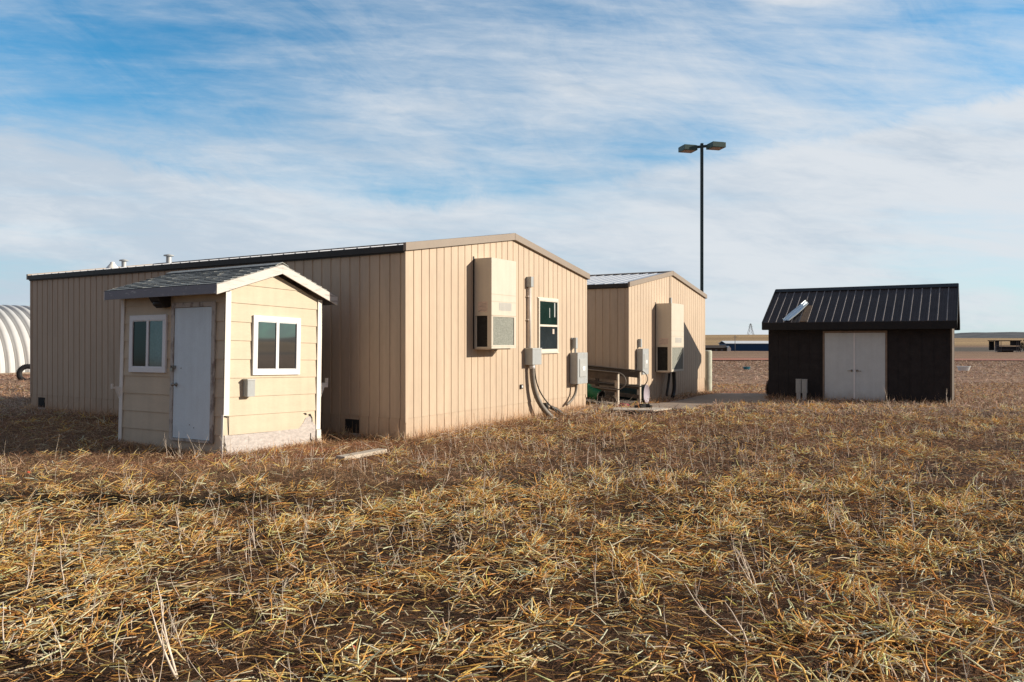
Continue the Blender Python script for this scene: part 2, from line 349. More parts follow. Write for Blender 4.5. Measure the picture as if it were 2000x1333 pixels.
def gz(x, y):
    x = np.asarray(x, float); y = np.asarray(y, float)
    r = np.sqrt((0.6*x)**2 + y*y)
    z = -0.15*ss(r, 18.5, 24) - 0.00785*np.clip(r-25, 0, 325)
    q = x/np.maximum(y, 1.0); q = np.where(y < 1, np.where(x > 0, 9, -9), q)
    crest = 17.1 - 7.4*ss(q, 0.46, 0.56) + 20*ss(q, 2.5, 6) + 1.4*(vn(x, y, 260, 3)-.5)*ss(r, 600, 1500)
    z = z + crest*ss(r, 560, 1700)
    near = 1-ss(r, 16, 40)
    z = z + near*(0.050*(fbm(x, y, 1.1, 5)-.5) + 0.035*(fbm(x, y, 0.28, 9, 2)-.5))
    z = z + 0.10*(fbm(x, y, 5.0, 21, 2)-.5)*ss(r, 14, 40)*(1-ss(r, 300, 600))
    z = z + 0.5*(vn(x, y, 60, 31)-.5)*ss(r, 60, 200)*(1-ss(r, 500, 900))
    # low bank where the straw ends in front of the pale shed
    z = z + 0.085*ss(y - .20*(vn(x, y*0, .9, 41)-.5), 7.70, 7.98)*(1-ss(x, -2.9, -1.2))*(1-ss(y, 9.2, 10.6))
    return z
def gz1(x, y): return float(gz(np.array([x]), np.array([y]))[0])

# footprints kept free of straw: (origin, x axis dir, w, l)
FOOT = []
def inside(x, y, grow=0.0):
    k = np.zeros(x.shape, bool)
    for (ox, oy, ax, ay, w, l) in FOOT:
        dx = x-ox; dy = y-oy; a = dx*ax+dy*ay; b = -dx*ay+dy*ax
        k |= (a > -grow) & (a < w+grow) & (b > -grow) & (b < l+grow)
    return k
A1 = math.atan2(UY, UX)
P1 = (-1.792, 13.01); P2 = (3.26, 21.60); PB = (8.06, 24.30)
FOOT += [(P1[0], P1[1], UX, UY, 7.0, 11.85), (P2[0], P2[1], UX, UY, 7.0, 11.85), (PB[0], PB[1], UY, -UX, 5.0, 3.1), (-4.232, 11.30, math.cos(1.024), math.sin(1.024), 1.9, 2.51)]
def in_poly(x, y, poly):
    k = np.zeros(x.shape, bool); n = len(poly)
    for i in range(n):
        x0, y0 = poly[i]; x1, y1 = poly[(i+1) % n]
        c = ((y0 > y) != (y1 > y)) & (x < (x1-x0)*(y-y0)/((y1-y0) if y1 != y0 else 1e-9)+x0); k ^= c
    return k
PATH = [(3.05, 18.9), (4.35, 18.7), (5.0, 20.3), (6.3, 21.75), (7.6, 22.9), (7.9, 24.2), (8.9, 26.6), (7.4, 27.2), (6.7, 26.3), (5.2, 23.7), (4.35, 22.3), (3.6, 20.8)]

# ------------------------------------------------------------------ ground sheet
def ground():
    an = np.concatenate([np.radians(np.linspace(-46, 46, 520)), np.radians(np.linspace(46, 314, 90))[1:-1]])
    ra = np.concatenate([[0.02, 0.6, 1.4, 2.2], np.geomspace(2.8, 34, 430), np.geomspace(34, 4200, 190)[1:]])
    Rr, Aa = np.meshgrid(ra, an, indexing='ij'); X = Rr*np.sin(Aa); Y = Rr*np.cos(Aa); Z = gz(X.ravel(), Y.ravel())
    X = X.ravel(); Y = Y.ravel(); nr, na = len(ra), len(an)
    i, j = np.meshgrid(np.arange(nr-1), np.arange(na), indexing='ij'); j2 = (j+1) % na
    F = np.stack([i*na+j, (i+1)*na+j, (i+1)*na+j2, i*na+j2], -1).reshape(-1, 4)[:, ::-1]
    me = bpy.data.meshes.new('ground'); me.vertices.add(len(X)); me.vertices.foreach_set('co', np.stack([X, Y, Z], -1).ravel())
    me.loops.add(F.size); me.loops.foreach_set('vertex_index', F.ravel().astype(np.int32))
    me.polygons.add(len(F)); me.polygons.foreach_set('loop_start', np.arange(0, F.size, 4, dtype=np.int32))
    me.update(); me.polygons.foreach_set('use_smooth', np.ones(len(F), bool))
    # land cover colours: real soil / grass / stubble areas
    r = np.sqrt((0.6*X)**2+Y*Y)
    def C(*c): return np.array(c)[None, :]
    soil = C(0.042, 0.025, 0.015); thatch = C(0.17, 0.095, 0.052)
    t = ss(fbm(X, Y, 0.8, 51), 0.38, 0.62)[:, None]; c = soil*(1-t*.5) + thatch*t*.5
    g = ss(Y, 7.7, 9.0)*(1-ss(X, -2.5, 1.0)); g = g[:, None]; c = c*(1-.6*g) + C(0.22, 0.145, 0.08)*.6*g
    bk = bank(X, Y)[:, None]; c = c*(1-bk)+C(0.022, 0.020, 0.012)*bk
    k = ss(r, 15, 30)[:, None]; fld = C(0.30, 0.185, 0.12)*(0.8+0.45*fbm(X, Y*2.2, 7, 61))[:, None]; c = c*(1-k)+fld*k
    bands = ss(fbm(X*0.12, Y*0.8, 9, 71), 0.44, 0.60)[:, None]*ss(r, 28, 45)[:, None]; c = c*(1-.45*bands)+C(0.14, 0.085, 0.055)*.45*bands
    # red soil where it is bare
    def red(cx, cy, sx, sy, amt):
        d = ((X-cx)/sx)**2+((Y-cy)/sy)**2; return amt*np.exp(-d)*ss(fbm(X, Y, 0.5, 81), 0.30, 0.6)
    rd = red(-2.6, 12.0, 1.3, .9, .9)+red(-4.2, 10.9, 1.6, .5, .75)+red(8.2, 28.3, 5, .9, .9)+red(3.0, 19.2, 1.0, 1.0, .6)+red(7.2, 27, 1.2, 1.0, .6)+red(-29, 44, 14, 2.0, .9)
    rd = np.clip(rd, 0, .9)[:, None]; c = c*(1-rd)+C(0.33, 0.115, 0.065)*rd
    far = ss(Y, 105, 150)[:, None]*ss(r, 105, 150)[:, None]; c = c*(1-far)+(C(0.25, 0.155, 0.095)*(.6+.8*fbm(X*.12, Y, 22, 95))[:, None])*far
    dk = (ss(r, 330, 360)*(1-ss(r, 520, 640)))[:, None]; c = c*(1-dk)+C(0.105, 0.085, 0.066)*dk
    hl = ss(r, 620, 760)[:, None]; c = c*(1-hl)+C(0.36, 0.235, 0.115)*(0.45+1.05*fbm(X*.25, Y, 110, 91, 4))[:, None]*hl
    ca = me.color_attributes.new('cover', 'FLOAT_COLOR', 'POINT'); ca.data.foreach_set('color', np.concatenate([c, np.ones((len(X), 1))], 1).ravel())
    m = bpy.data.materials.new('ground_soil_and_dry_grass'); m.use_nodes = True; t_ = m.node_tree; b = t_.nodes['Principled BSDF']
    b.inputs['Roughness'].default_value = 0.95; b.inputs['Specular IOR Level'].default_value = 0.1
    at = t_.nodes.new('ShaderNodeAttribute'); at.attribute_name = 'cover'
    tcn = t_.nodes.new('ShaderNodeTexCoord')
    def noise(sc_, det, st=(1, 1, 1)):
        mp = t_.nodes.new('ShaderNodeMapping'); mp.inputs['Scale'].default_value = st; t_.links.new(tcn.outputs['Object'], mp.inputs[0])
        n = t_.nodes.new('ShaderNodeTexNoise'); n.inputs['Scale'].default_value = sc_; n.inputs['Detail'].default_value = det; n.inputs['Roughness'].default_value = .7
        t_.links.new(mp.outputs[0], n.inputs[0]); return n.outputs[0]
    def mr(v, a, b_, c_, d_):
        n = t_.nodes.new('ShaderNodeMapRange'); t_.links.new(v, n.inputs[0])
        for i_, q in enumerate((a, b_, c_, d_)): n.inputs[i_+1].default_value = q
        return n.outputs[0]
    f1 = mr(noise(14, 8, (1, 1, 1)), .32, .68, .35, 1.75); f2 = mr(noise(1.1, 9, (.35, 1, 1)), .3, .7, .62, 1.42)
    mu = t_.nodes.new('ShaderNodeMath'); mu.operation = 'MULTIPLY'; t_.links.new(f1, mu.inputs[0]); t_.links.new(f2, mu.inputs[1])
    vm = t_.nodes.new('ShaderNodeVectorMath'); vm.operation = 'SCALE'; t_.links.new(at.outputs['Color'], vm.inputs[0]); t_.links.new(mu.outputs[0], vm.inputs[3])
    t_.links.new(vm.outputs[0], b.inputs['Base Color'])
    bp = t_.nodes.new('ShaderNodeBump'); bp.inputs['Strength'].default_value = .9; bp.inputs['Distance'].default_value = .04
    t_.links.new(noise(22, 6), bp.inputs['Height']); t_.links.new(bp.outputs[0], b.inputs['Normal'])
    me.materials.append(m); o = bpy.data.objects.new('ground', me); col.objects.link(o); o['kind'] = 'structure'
ground()

def drape(name, poly, dz, m, step=0.5):
    """a sheet lying on the terrain, cut to poly"""
    xs = [p[0] for p in poly]; ys = [p[1] for p in poly]
    import bmesh
    bm = bmesh.new(); vs_ = [bm.verts.new((p[0], p[1], 0)) for p in poly]; bm.faces.new(vs_)
    for ax, lo, hi in ((0, min(xs), max(xs)), (1, min(ys), max(ys))):
        k = lo + step
        while k < hi:
            co = (k, 0, 0) if ax == 0 else (0, k, 0); no = (1, 0, 0) if ax == 0 else (0, 1, 0)
            bmesh.ops.bisect_plane(bm, geom=bm.verts[:]+bm.edges[:]+bm.faces[:], plane_co=co, plane_no=no); k += step
    for v in bm.verts: v.co.z = gz1(v.co.x, v.co.y) + dz
    bmesh.ops.recalc_face_normals(bm, faces=bm.faces)
    me = bpy.data.meshes.new(name); bm.to_mesh(me); bm.free(); me.materials.append(MT[m])
    o = bpy.data.objects.new(name, me); col.objects.link(o); return o
o = drape('path', PATH, 0.035, 'concrete', 0.4); o['kind'] = 'structure'
sm_ = o.modifiers.new('thick', 'SOLIDIFY'); sm_.thickness = 0.10; sm_.offset = -1
o = drape('dirt_road', [(-160, 94), (60, 92), (150, 78), (240, 60), (246, 72), (160, 92), (70, 107), (-160, 109)], 0.10, 'roaddirt', 6.0); o['kind'] = 'structure'

def far_hills():
    q = MB(); n = 130; rows = 8; vs_ = []
    for i in range(n+1):
        a = R(26 + 90*i/n)                     # clockwise from +Y
        for k in range(rows+1):
            d = 2350 + 110*k; t = k/rows
            x, y = d*math.sin(a), d*math.cos(a)
            hgt = 14 + 24*float(fbm(np.array([i*1.0]), np.array([3.0]), 13, 5, 4)[0]) + 12*ss(math.degrees(a), 62, 78) + 12*float(vn(np.array([i*1.0]), np.array([k*.8]), 2.2, 8)[0])
            prof = math.sin(min(1, t*1.25)*math.pi/2)
            vs_.append((x, y, -2 + hgt*prof*(ss(math.degrees(a), 27, 29.5)*.9+.1)))
    fs_ = [(i*(rows+1)+k, (i+1)*(rows+1)+k, (i+1)*(rows+1)+k+1, i*(rows+1)+k+1) for i in range(n) for k in range(rows)]
    q.add(vs_, fs_); q.build('hills', 'hill')['kind'] = 'structure'
far_hills()

# ------------------------------------------------------------------ ribbed siding
def siding(q, L_, ztop, zbot, pitch=0.219, gw=0.020, gd=0.014, first=0.219, axis='x', y0=0.0, sgn=1):
    """ribbed sheet along x (or y) at depth y0, grooves cut inward (+y for axis x, +x for axis y)"""
    prof = [(0.0, 0.0)]; g = first
    while g < L_-0.05:
        prof += [(g-gw/2, 0), (g-gw/2+0.005, gd), (g+gw/2-0.005, gd), (g+gw/2, 0)]; g += pitch
    prof.append((L_, 0.0)); ex = [p[0] for p in prof]
    bp = getattr(ztop, 'breaks', [])
    for b_ in bp:
        if all(abs(b_-e) > 1e-3 for e in ex): prof.append((b_, 0.0))
    prof.sort()
    vs_ = []
    for t, d in prof:
        for z in (zbot, ztop(t) if callable(ztop) else ztop):
            vs_.append((t, y0+d, z) if axis == 'x' else (y0+d, t, z))
    n = len(prof)
    q.add(vs_, [((2*i, 2*i+2, 2*i+3, 2*i+1) if axis == 'x' else (2*i, 2*i+1, 2*i+3, 2*i+2)) for i in range(n-1)])

def portable(name, label, origin, W, Ln, zb, seed):
    """gabled portable classroom: gable on local y=0, long side on local x=0"""
    ez, rz_ = 3.205, 3.77
    t = thing(name, label, 'building', (origin[0], origin[1], 0), A1)
    def top(x): return ez + (rz_-ez)*(1-abs(x-W/2)/(W/2))
    top.breaks = [W/2]
    # walls
    q = MB()
    siding(q, W, top, 0.37)
    q.prism([(0.02, 0.372), (W-0.02, 0.372), (W-0.02, ez-.01), (W/2, rz_-.01), (0.02, ez-.01)], 'y', 0.03, 0.10)
    q.build('wall', 'siding', t)
    q = MB(); siding(q, Ln, ez, 0.37, gw=0.045, gd=0.013, axis='y', pitch=0.2286, first=0.10)
    q.box((0.03, 0.11, 0.372), (0.10, Ln, ez-0.01)); q.build('wall', 'siding', t)
    q = MB(); q.box((W-0.10, 0.11, 0.372), (W, Ln, ez-.01)); q.build('wall', 'siding', t)
    q = MB(); q.prism([(0.11, 0.374), (W-0.11, 0.374), (W-0.11, ez-.012), (W/2, rz_-.02), (0.11, ez-.012)], 'y', Ln-0.1, Ln-0.003); q.build('wall', 'siding', t)
    q = MB(); q.box((-0.006, -0.006, 0.30), (0.055, 0.026, ez)); q.box((W-0.05, -0.006, 0.3), (W+0.006, 0.026, ez)); q.box((-0.006, Ln-0.05, 0.3), (0.026, Ln+0.006, ez)); pieces(q, 'corner_trim', 'siding', t)
    # skirting, set back under the siding
    q = MB()
    siding(q, W-0.024, 0.368, zb, first=0.236, y0=0.010); q.box((0.03, 0.03, zb), (W-0.03, 0.06, 0.366))
    siding(q, Ln-0.024, 0.368, zb, gw=0.035, first=0.13, pitch=0.2286, axis='y', y0=0.010); q.box((0.03, 0.061, zb), (0.06, Ln-0.03, 0.366)); q.box((W-0.06, 0.061, zb), (W-0.02, Ln-0.03, 0.366))
    for v in q.v: pass
    q.build('skirting', 'skirt', t)
    # roof
    pitch = (rz_-ez)/(W/2)
    q = MB(); th = 0.025; e0 = ez+0.075
    ov = 0.055
    def rz2(x): return e0 + (min(x, W-x))*pitch
    for (xa, xb) in ((-ov, W/2), (W/2, W+ov)):
        za, zb_ = rz2(xa), rz2(xb)
        q.prism([(xa, za), (xb, zb_), (xb, zb_+th), (xa, za+th)], 'y', -0.05, Ln+0.05)
        k = 0.12
        while k < Ln:
            q.prism([(k-.024, 0), (k+.024, 0), (k+.012, .03), (k-.012, .03)], 'x', 0, 1) if False else None
            s0, s1 = (xa, xb)
            vs_ = []
            for xx in (s0-0.004*(1 if xa < W/2 else -1)*0, s1):
                zz_ = rz2(xx)+th
                vs_ += [(xx, k-.026, zz_), (xx, k-.012, zz_+.013), (xx, k+.012, zz_+.013), (xx, k+.026, zz_)]
            q.add(vs_, [(0,4,5,1),(1,5,6,2),(2,6,7,3),(0,1,2,3),(7,6,5,4)]); k += 0.3048
    ro = q.build('roof', 'white_roof', t)
    q = MB()
    zr = rz2(W/2)+th
    q.prism([(W/2-.16, zr-.16*pitch+.030), (W/2, zr+.034), (W/2+.16, zr-.16*pitch+.030), (W/2+.16, zr-.16*pitch+.037), (W/2, zr+.043), (W/2-.16, zr-.16*pitch+.037)], 'y', -.04, Ln+.04)
    q.build('ridge_cap', 'rake', ro)
    # rake trims (front and back gable) and eave trims
    for (ya, yb) in ((-0.062, -0.003), (Ln+0.003, Ln+0.062)):
        q = MB()
        for (xa, xb) in ((-0.062, W/2), (W/2, W+0.062)):
            za = ez + (W/2-abs(xa-W/2))*pitch; zb2 = ez+(W/2-abs(xb-W/2))*pitch
            q.prism([(xa, za+.0), (xb, zb2), (xb, zb2+.135), (xa, za+.135)], 'y', ya, yb)
        q.build('rake_trim', 'rake', t)
    q = MB()
    q.prism([(W/2-0.012, rz_-0.005), (W/2+.012, rz_-0.005), (W/2+.012, rz_+.139), (W/2-.012, rz_+.139)], 'y', -0.066, -0.0625); q.build('trim_joint', 'rake', t)
    for xa, xb in ((-0.062, -0.005), (W+0.005, W+0.062)):
        q = MB(); q.box((xa, 0.0, ez-0.015), (xb, Ln, ez+0.087)); q.box((xa*0.5 if xa < 0 else xa, 0.0, ez-.04), (xb if xa < 0 else xb-.028, Ln, ez-0.015)); q.build('eave_trim', 'gutter', t)
    return t

def ac_unit(t, x0, w, p, z0, z1, zsplit):
    """wall-hung air conditioner on the gable (local y=0, sticks out to -y)"""
    fw = 0.03
    # cabinet built around the two openings
    q = MB()
    q.box((x0, -p, zsplit), (x0+w, -0.001, z1))                         # upper cabinet
    q.box((x0, -p, z0), (x0+w, -0.001, z0+.035))                        # base pan
    q.box((x0, -p, z0+.035), (x0+.028, -p+.24*p+.0, zsplit))            # front-left post, wide side strip
    q.box((x0+w-.075, -p, z0+.035), (x0+w, -0.001, zsplit))             # right side
    q.box((x0+.028, -0.05, z0+.035), (x0+w-.075, -0.001, zsplit))       # back
    q.box((x0+.028, -p, z0+.035), (x0+.055, -p+.03, zsplit))
    q.box((x0, -0.03, z0+.035), (x0+.028, -0.001, zsplit))
    q.box((x0+.055, -p, zsplit-.02), (x0+w-.075, -p+.03, zsplit))
    q.box((x0+.055, -p, z0+.035), (x0+w-.075, -p+.03, z0+.065))
    c = q.build('ac_unit', 'acfront', t, 0.004)
    q = MB(); q.box((x0+.055, -p+.016, z0+.065), (x0+w-.075, -p+.028, zsplit-.02)); 
    k = z0+.08
    while k < zsplit-.03: q.box((x0+.056, -p+.010, k), (x0+w-.076, -p+.0155, k+.006)); k += .018
    q.build('coil_grille', 'grille', c)
    q = MB(); q.box((x0+.029, -p+.035, z0+.036), (x0+w-.08, -0.051, zsplit-.001)); q.build('compressor_bay', 'dark', c)
    q = MB(); h = zsplit+(z1-zsplit)*.10; 
    for i in range(9):
        q.box((x0+w*.30, -p-.004, h+i*.017), (x0+w*.80, -p-.0005, h+.009+i*.017))
    q.build('louvre', 'greybox', c)
    q = MB()
    for zf in (.30, .20+.17*0+.36*.0+.21, .0):
        pass
    za = zsplit + (z1-zsplit)*0.245; zb = zsplit + (z1-zsplit)*0.37
    for z_ in (za, zb, zsplit+.004): q.box((x0+.004, -p-.003, z_), (x0+w+.004, -p-.0004, z_+.007))
    pieces(q, 'panel_seam', 'acside', c)
    q = MB(); q.box((x0-.0035, -p+.09, zsplit+.07), (x0-.0006, -.10, zsplit+.07+.20)); st = q.build('rating_label', 'sticker', c)
    q = MB()
    for i in range(6): q.box((x0-.0052, -p+.11, zsplit+.095+i*.026), (x0-.0037, -.13-.03*(i % 3), zsplit+.100+i*.026))
    q.box((x0-.0052, -.13, zsplit+.08), (x0-.0037, -.11, zsplit+.09)); q.build('print', 'ink', st)
    q = MB(); q.box((x0-.035, -.012, z0-.005), (x0-.0005, -.0012, z1+.04)); q.box((x0+w+.0005, -.012, z0), (x0+w+.03, -.0012, z1+.0)); pieces(q, 'side_flange', 'gutter', c)
    q = MB(); q.box((x0, -p+.05, z0-.02), (x0+w*.85, -0.002, z0-.0005)); q.tube([(x0+.32, -p*.6, z0-.02), (x0+.32, -p*.6, z0-.055), (x0+.37, -p*.6, z0-.06)], .012, 8); q.build('support_angle', 'acside', c)
    return c

def disconnect(t, x0, z0, w, h, p, name='electrical_panel'):
    q = MB(); q.box((x0, -p, z0), (x0+w, -0.02, z0+h)); q.box((x0+.04, -.02, z0+.05), (x0+w-.04, -.0015, z0+h-.05)); b = q.build(name, 'greybox', t, .006)
    q = MB(); a = .18*w
    q.box((x0+a, -p-.012, z0+h*.22), (x0+w-a, -p-.0005, z0+h*.80)); c = q.build('cover', 'galv', b, .01)
    q = MB(); q.box((x0+w*.48, -p-.015, z0+h*.42), (x0+w*.70, -p-.0125, z0+h*.56)); q.box((x0+w*.42, -p-.018, z0+h*.47), (x0+w*.50, -p-.0125, z0+h*.53)); q.build('label_plate', 'wframe', c)
    q = MB(); q.bar((x0+w+.0006, -p*.5, z0+h*.66), (x0+w+.03, -p*.5-.01, z0+h*.66), .05, .10); q.bar((x0+w+.02, -p*.5, z0+h*.70), (x0+w+.075, -p*.75, z0+h*.82), .022, .026); q.build('switch_handle', 'cable', b)
    return b

# ------------------------------------------------------------------ near portable building
b1 = portable('portable_building', 'long tan metal sided portable building behind the yellow shed, window in its sunny gable', P1, 7.0, 11.85, -0.25, 1)
ac_unit(b1, 2.055, 0.90, 0.40, 1.535, 3.255, 2.16)
# conduit with head, junction box, flexible conduit
q = MB(); q.tube([(4.10, -.05, 1.50), (4.10, -.05, 2.86)], .036, 14); q.box((4.04, -.06, 2.12), (4.16, -.0015, 2.145)); q.box((4.04, -.06, 2.62), (4.16, -.0015, 2.645)); pc = q.build('conduit', 'pipe', b1)
q = MB(); q.box((4.045, -.12, 2.83), (4.155, -.0015, 3.05)); q.build('conduit_head', 'greybox', pc, .008)
q = MB(); q.box((3.97, -.20, 1.175), (4.36, -.0015, 1.52)); jb = q.build('junction_box', 'greybox', b1, .006)
q = MB(); q.box((3.955, -.205, 1.505), (4.375, -.0016, 1.532)); q.build('box_lid', 'galv', jb)
q = MB(); q.tube([(4.12, -.10, 1.09), (4.12, -.10, 1.18)], .062, 14); q.build('coupling', 'wframe', jb)
def bez(p0, p1, p2, p3, n):
    p0, p1, p2, p3 = map(Vector, (p0, p1, p2, p3)); o_ = []
    for i in range(n+1):
        t = i/n; o_.append(p0*(1-t)**3+p1*3*t*(1-t)**2+p2*3*t*t*(1-t)+p3*t**3)
    return o_
def ribbed(pts, r, pitch=2):
    return [r*(1.0 if (i//1) % 2 else 0.93) for i in range(len(pts))]
pts = bez((4.12, -.10, 1.10), (4.12, -.10, .55), (4.35, -.16, .20), (4.86, -.34, -.10), 90)
q = MB(); q.tube(pts, ribbed(pts, .058), 14); q.build('flexible_conduit', 'corrug', b1)
q = MB(); q.tube(bez((4.27, -.08, 1.16), (4.27, -.08, .6), (4.7, -.10, .35), (5.25, -.20, .0), 40), .014, 8); q.build('cable', 'cable', b1)
q = MB(); q.tube(bez((5.02, -.06, .20), (5.10, -.12, .16), (5.30, -.16, .10), (5.42, -.22, -.04), 16), .045, 10); q.box((4.78, -.08, .16), (4.90, -.0015, .31)); q.tube([(4.95,-.05,.2),(4.84,-.05,.14),(4.80,-.05,.02)], .03, 8); q.build('stub_conduit', 'cable', b1)
q = MB(); q.box((3.775, -.035, .675), (3.86, -.0015, .765)); oc = q.build('outlet_box', 'cable', b1, .004)
q = MB(); q.box((3.80, -.039, .70), (3.845, -.0355, .745)); q.build('outlet_cover', 'wframe', oc)
# window on the sunny gable
def window(t, x0, x1, z0, z1, fm, kind, glassm, name='window', y=0.0, side=False, fw=.05):
    def P(q, a, b, m=None):
        if side: q.box((y-a[1]*-1 if False else y+a[1], a[0], a[2]), (y+b[1], b[0], b[2]))
        else: q.box((a[0], y+a[1], a[2]), (b[0], y+b[1], b[2]))
    q = MB()
    P(q, (x0, -.035, z0), (x1, -.001, z0+fw)); P(q, (x0, -.035, z1-fw), (x1, -.001, z1))
    P(q, (x0, -.035, z0+fw), (x0+fw, -.001, z1-fw)); P(q, (x1-fw, -.035, z0+fw), (x1, -.001, z1-fw))
    f = q.build(name, fm, t, .004)
    q = MB()
    if kind == 'hung':
        zm = (z0+z1)/2; P(q, (x0+fw, -.030, zm-.022), (x1-fw, -.002, zm+.022)); P(q, (x0+fw, -.030, z0+fw), (x1-fw, -.004, z0+fw+.03)); P(q, (x0+fw, -.028, z1-fw-.015), (x1-fw, -.004, z1-fw))
        panes = [((x0+fw, zm+.022), (x1-fw, z1-fw-.015)), ((x0+fw, z0+fw+.03), (x1-fw, zm-.022))]
    else:
        xm = (x0+x1)/2; P(q, (xm-.028, -.031, z0+fw), (xm+.028, -.002, z1-fw))
        for (a, b) in ((x0+fw, xm-.028), (xm+.028, x1-fw)):
            P(q, (a, -.027, z0+fw), (b, -.004, z0+fw+.012)); P(q, (a, -.027, z1-fw-.012), (b, -.004, z1-fw))
        panes = [((x0+fw, z0+fw+.012), (xm-.028, z1-fw-.012)), ((xm+.028, z0+fw+.012), (x1-fw, z1-fw-.012))]
    pieces(q, 'sash', fm, f)
    for (a, b), gm in zip(panes, glassm):
        q = MB(); P(q, (a[0], -.016, a[1]), (b[0], -.006, b[1])); q.build('pane', gm, f)
    return f
w1 = window(b1, 4.545, 5.45, 1.43, 2.615, 'bframe', 'hung', ('glass_green', 'glass_slate'), fw=.042)
for xa_, xb_, za_, zb_ in ((5.05, 5.075, 2.20, 2.42), (5.28, 5.325, 2.22, 2.54)):
    q = MB(); q.box((xa_, -.0178, za_), (xb_, -.0164, zb_)); q.build('reflection_strip', 'galv', w1)  # pale strips painted as light reflections on the upper pane
q = MB(); q.box((5.20, -.019, 1.84), (5.28, -.0165, 1.95)); q.build('sticker', 'sticker', w1)
q = MB(); q.box((4.52, -.02, 2.618), (5.475, -.001, 2.64)); q.box((4.52, -.045, 1.405), (5.475, -.001, 1.428)); pieces(q, 'window_trim', 'bframe', w1)
ep = disconnect(b1, 6.06, 0.67, 0.54, 0.735, 0.22)
q = MB(); q.box((6.17, -.12, 1.50), (6.27, -.03, 1.76)); q.tube([(6.22, -.08, 1.40), (6.22, -.08, 1.51)], .025, 10); q.box((6.13, -.05, 1.70), (6.172, -.0015, 1.76)); q.build('conduit_body', 'greybox', ep, .006)
q = MB(); q.tube(bez((6.20, -.12, .66), (6.20, -.12, .42), (6.05, -.10, .30), (5.80, -.06, .20), 24), .032, 10); q.build('outlet_conduit', 'corrug', ep)
# crawl-space openings in the shaded side
for (ya, yb) in ((1.05, 1.37), (11.2, 11.5)):
    q = MB(); q.box((0.004, ya, .06), (.0115, yb, .30)); vt = q.build('crawl_vent', 'dark', b1)
    q = MB(); q.box((-.012, ya-.02, .0), (.03, yb+.02, .055)); q.build('vent_sill', 'osb', vt)
# roof vents
def roof_vent(t, x, y, z, hcap, r, name='roof_vent'):
    q = MB(); q.lathe([(r*1.5, -.06), (r, 0.03), (r, hcap-.05)], (x, y, z)); v = q.build(name, 'galv', t)
    q = MB(); q.lathe([(.001, hcap), (r*1.9, hcap-.025), (r*1.95, hcap-.05), (r*.9, hcap-.055)], (x, y, z)); q.build('vent_cap', 'greybox', v)
roof_vent(b1, 1.2, 9.87, 3.50, .21, .055); roof_vent(b1, 1.2, 8.09, 3.50, .23, .06)
q = MB(); q.lathe([(.17, -.04), (.14, .03), (.06, .13), (.045, .17), (.001, .18)], (1.2, 10.35, 3.49)); q.build('roof_jack', 'whitetrim', b1)

# ------------------------------------------------------------------ far portable building
b2 = portable('portable_building', 'smaller looking tan portable building farther back, in front of the lamp post', P2, 7.0, 11.85, -0.45, 2)
a2 = ac_unit(b2, 2.09, 1.13, 0.50, 0.755, 2.815, 1.50)
q = MB(); q.box((3.30, -.06, 2.70), (3.39, -.0015, 3.05)); q.build('conduit_head', 'greybox', b2, .006)
q = MB(); q.box((3.345, -.012, 3.05), (3.36, -.0008, 3.74)); q.build('wall_seam', 'gutter', b2)
for k, pp in enumerate((((3.15, -.2, .76), (3.15, -.2, .4), (3.3, -.2, .2), (2.9, -.25, -.05)), ((2.75, -.2, .76), (2.75, -.2, .5), (2.6, -.2, .3), (2.5, -.2, .0)))):
    pts = bez(*pp, 50); q = MB(); q.tube(pts, ribbed(pts, .06 if k == 0 else .04), 10); q.build('flexible_conduit', 'cable', a2)
ep2 = disconnect(b2, 0.55, 0.72, 0.47, 0.74, 0.20)
q = MB(); q.box((.66, -.10, 1.50), (.76, -.0015, 1.74)); q.build('conduit_body', 'greybox', ep2, .008)

# ------------------------------------------------------------------ small pale yellow shed (leans a little)
az, tx, ty = 1.024, -0.027, 0.009
rotm = Matrix.Rotation(ty, 4, 'Y') @ Matrix.Rotation(tx, 4, 'X') @ Matrix.Rotation(az, 4, 'Z')
sh = thing('small_shed', 'small pale yellow lap sided shed with grey door and white windows, leaning slightly', 'shed', mtx=Matrix.Translation((-4.232, 11.30, 0.0)) @ rotm)
W, Ln, HH, AP = 1.903, 2.508, 2.402, 2.741
lap = 0.28
def gtop(x): return HH + (AP-HH)*(1-abs(x-W/2)/(W/2))
# gable wall: lap boards clipped to the gable, the lowest course missing (bare board)
q = MB(); z = 0.295
while z < AP:
    z2 = min(z+lap, 9)
    za, zb = z, min(z2+.012, AP-.002)
    def xr(zq):
        if zq <= HH: return (0.0, W)
        k = (zq-HH)/(AP-HH)*W/2; return (k, W-k)
    a0, a1 = xr(za); b0, b1_ = xr(min(z2, AP-.004)); zb = min(z2, AP-.004)
    poly = [(a0, za), (a1, za)]
    if za < HH < zb: poly += [(W, HH), (b1_, zb), (b0, zb), (0, HH)]
    else: poly += [(b1_, zb), (b0, zb)]
    n = len(poly)
    def dep(zq): return -0.016 + 0.013*(zq-za)/lap
    vs_ = [(p[0], dep(p[1]), p[1]) for p in poly] + [(p[0], 0.02, p[1]) for p in poly]
    q.add(vs_, [tuple(range(n))] + [(i, i+n, (i+1) % n+n, (i+1) % n) for i in range(n)])
    z += lap
q.prism([(0.0, -.02), (W, -.02), (W, HH), (W/2, AP), (0, HH)], 'y', .021, .08)
q.build('wall', 'shedpaint', sh)
q = MB()   # bare lower board with ragged edge
rag = [(0.06, .30), (.12, .285), (.6, .288), (1.45, .30), (1.50, .34), (1.56, .40), (1.60, .46), (1.66, .48), (1.72, .50), (1.76, .40), (1.80, .34), (W-.07, .33), (W-.075, .0)]
q.prism([(0.02, .0)] + [(0.02, .30)] + rag, 'y', -.0175, -.0035); q.build('bare_board', 'osb', sh)
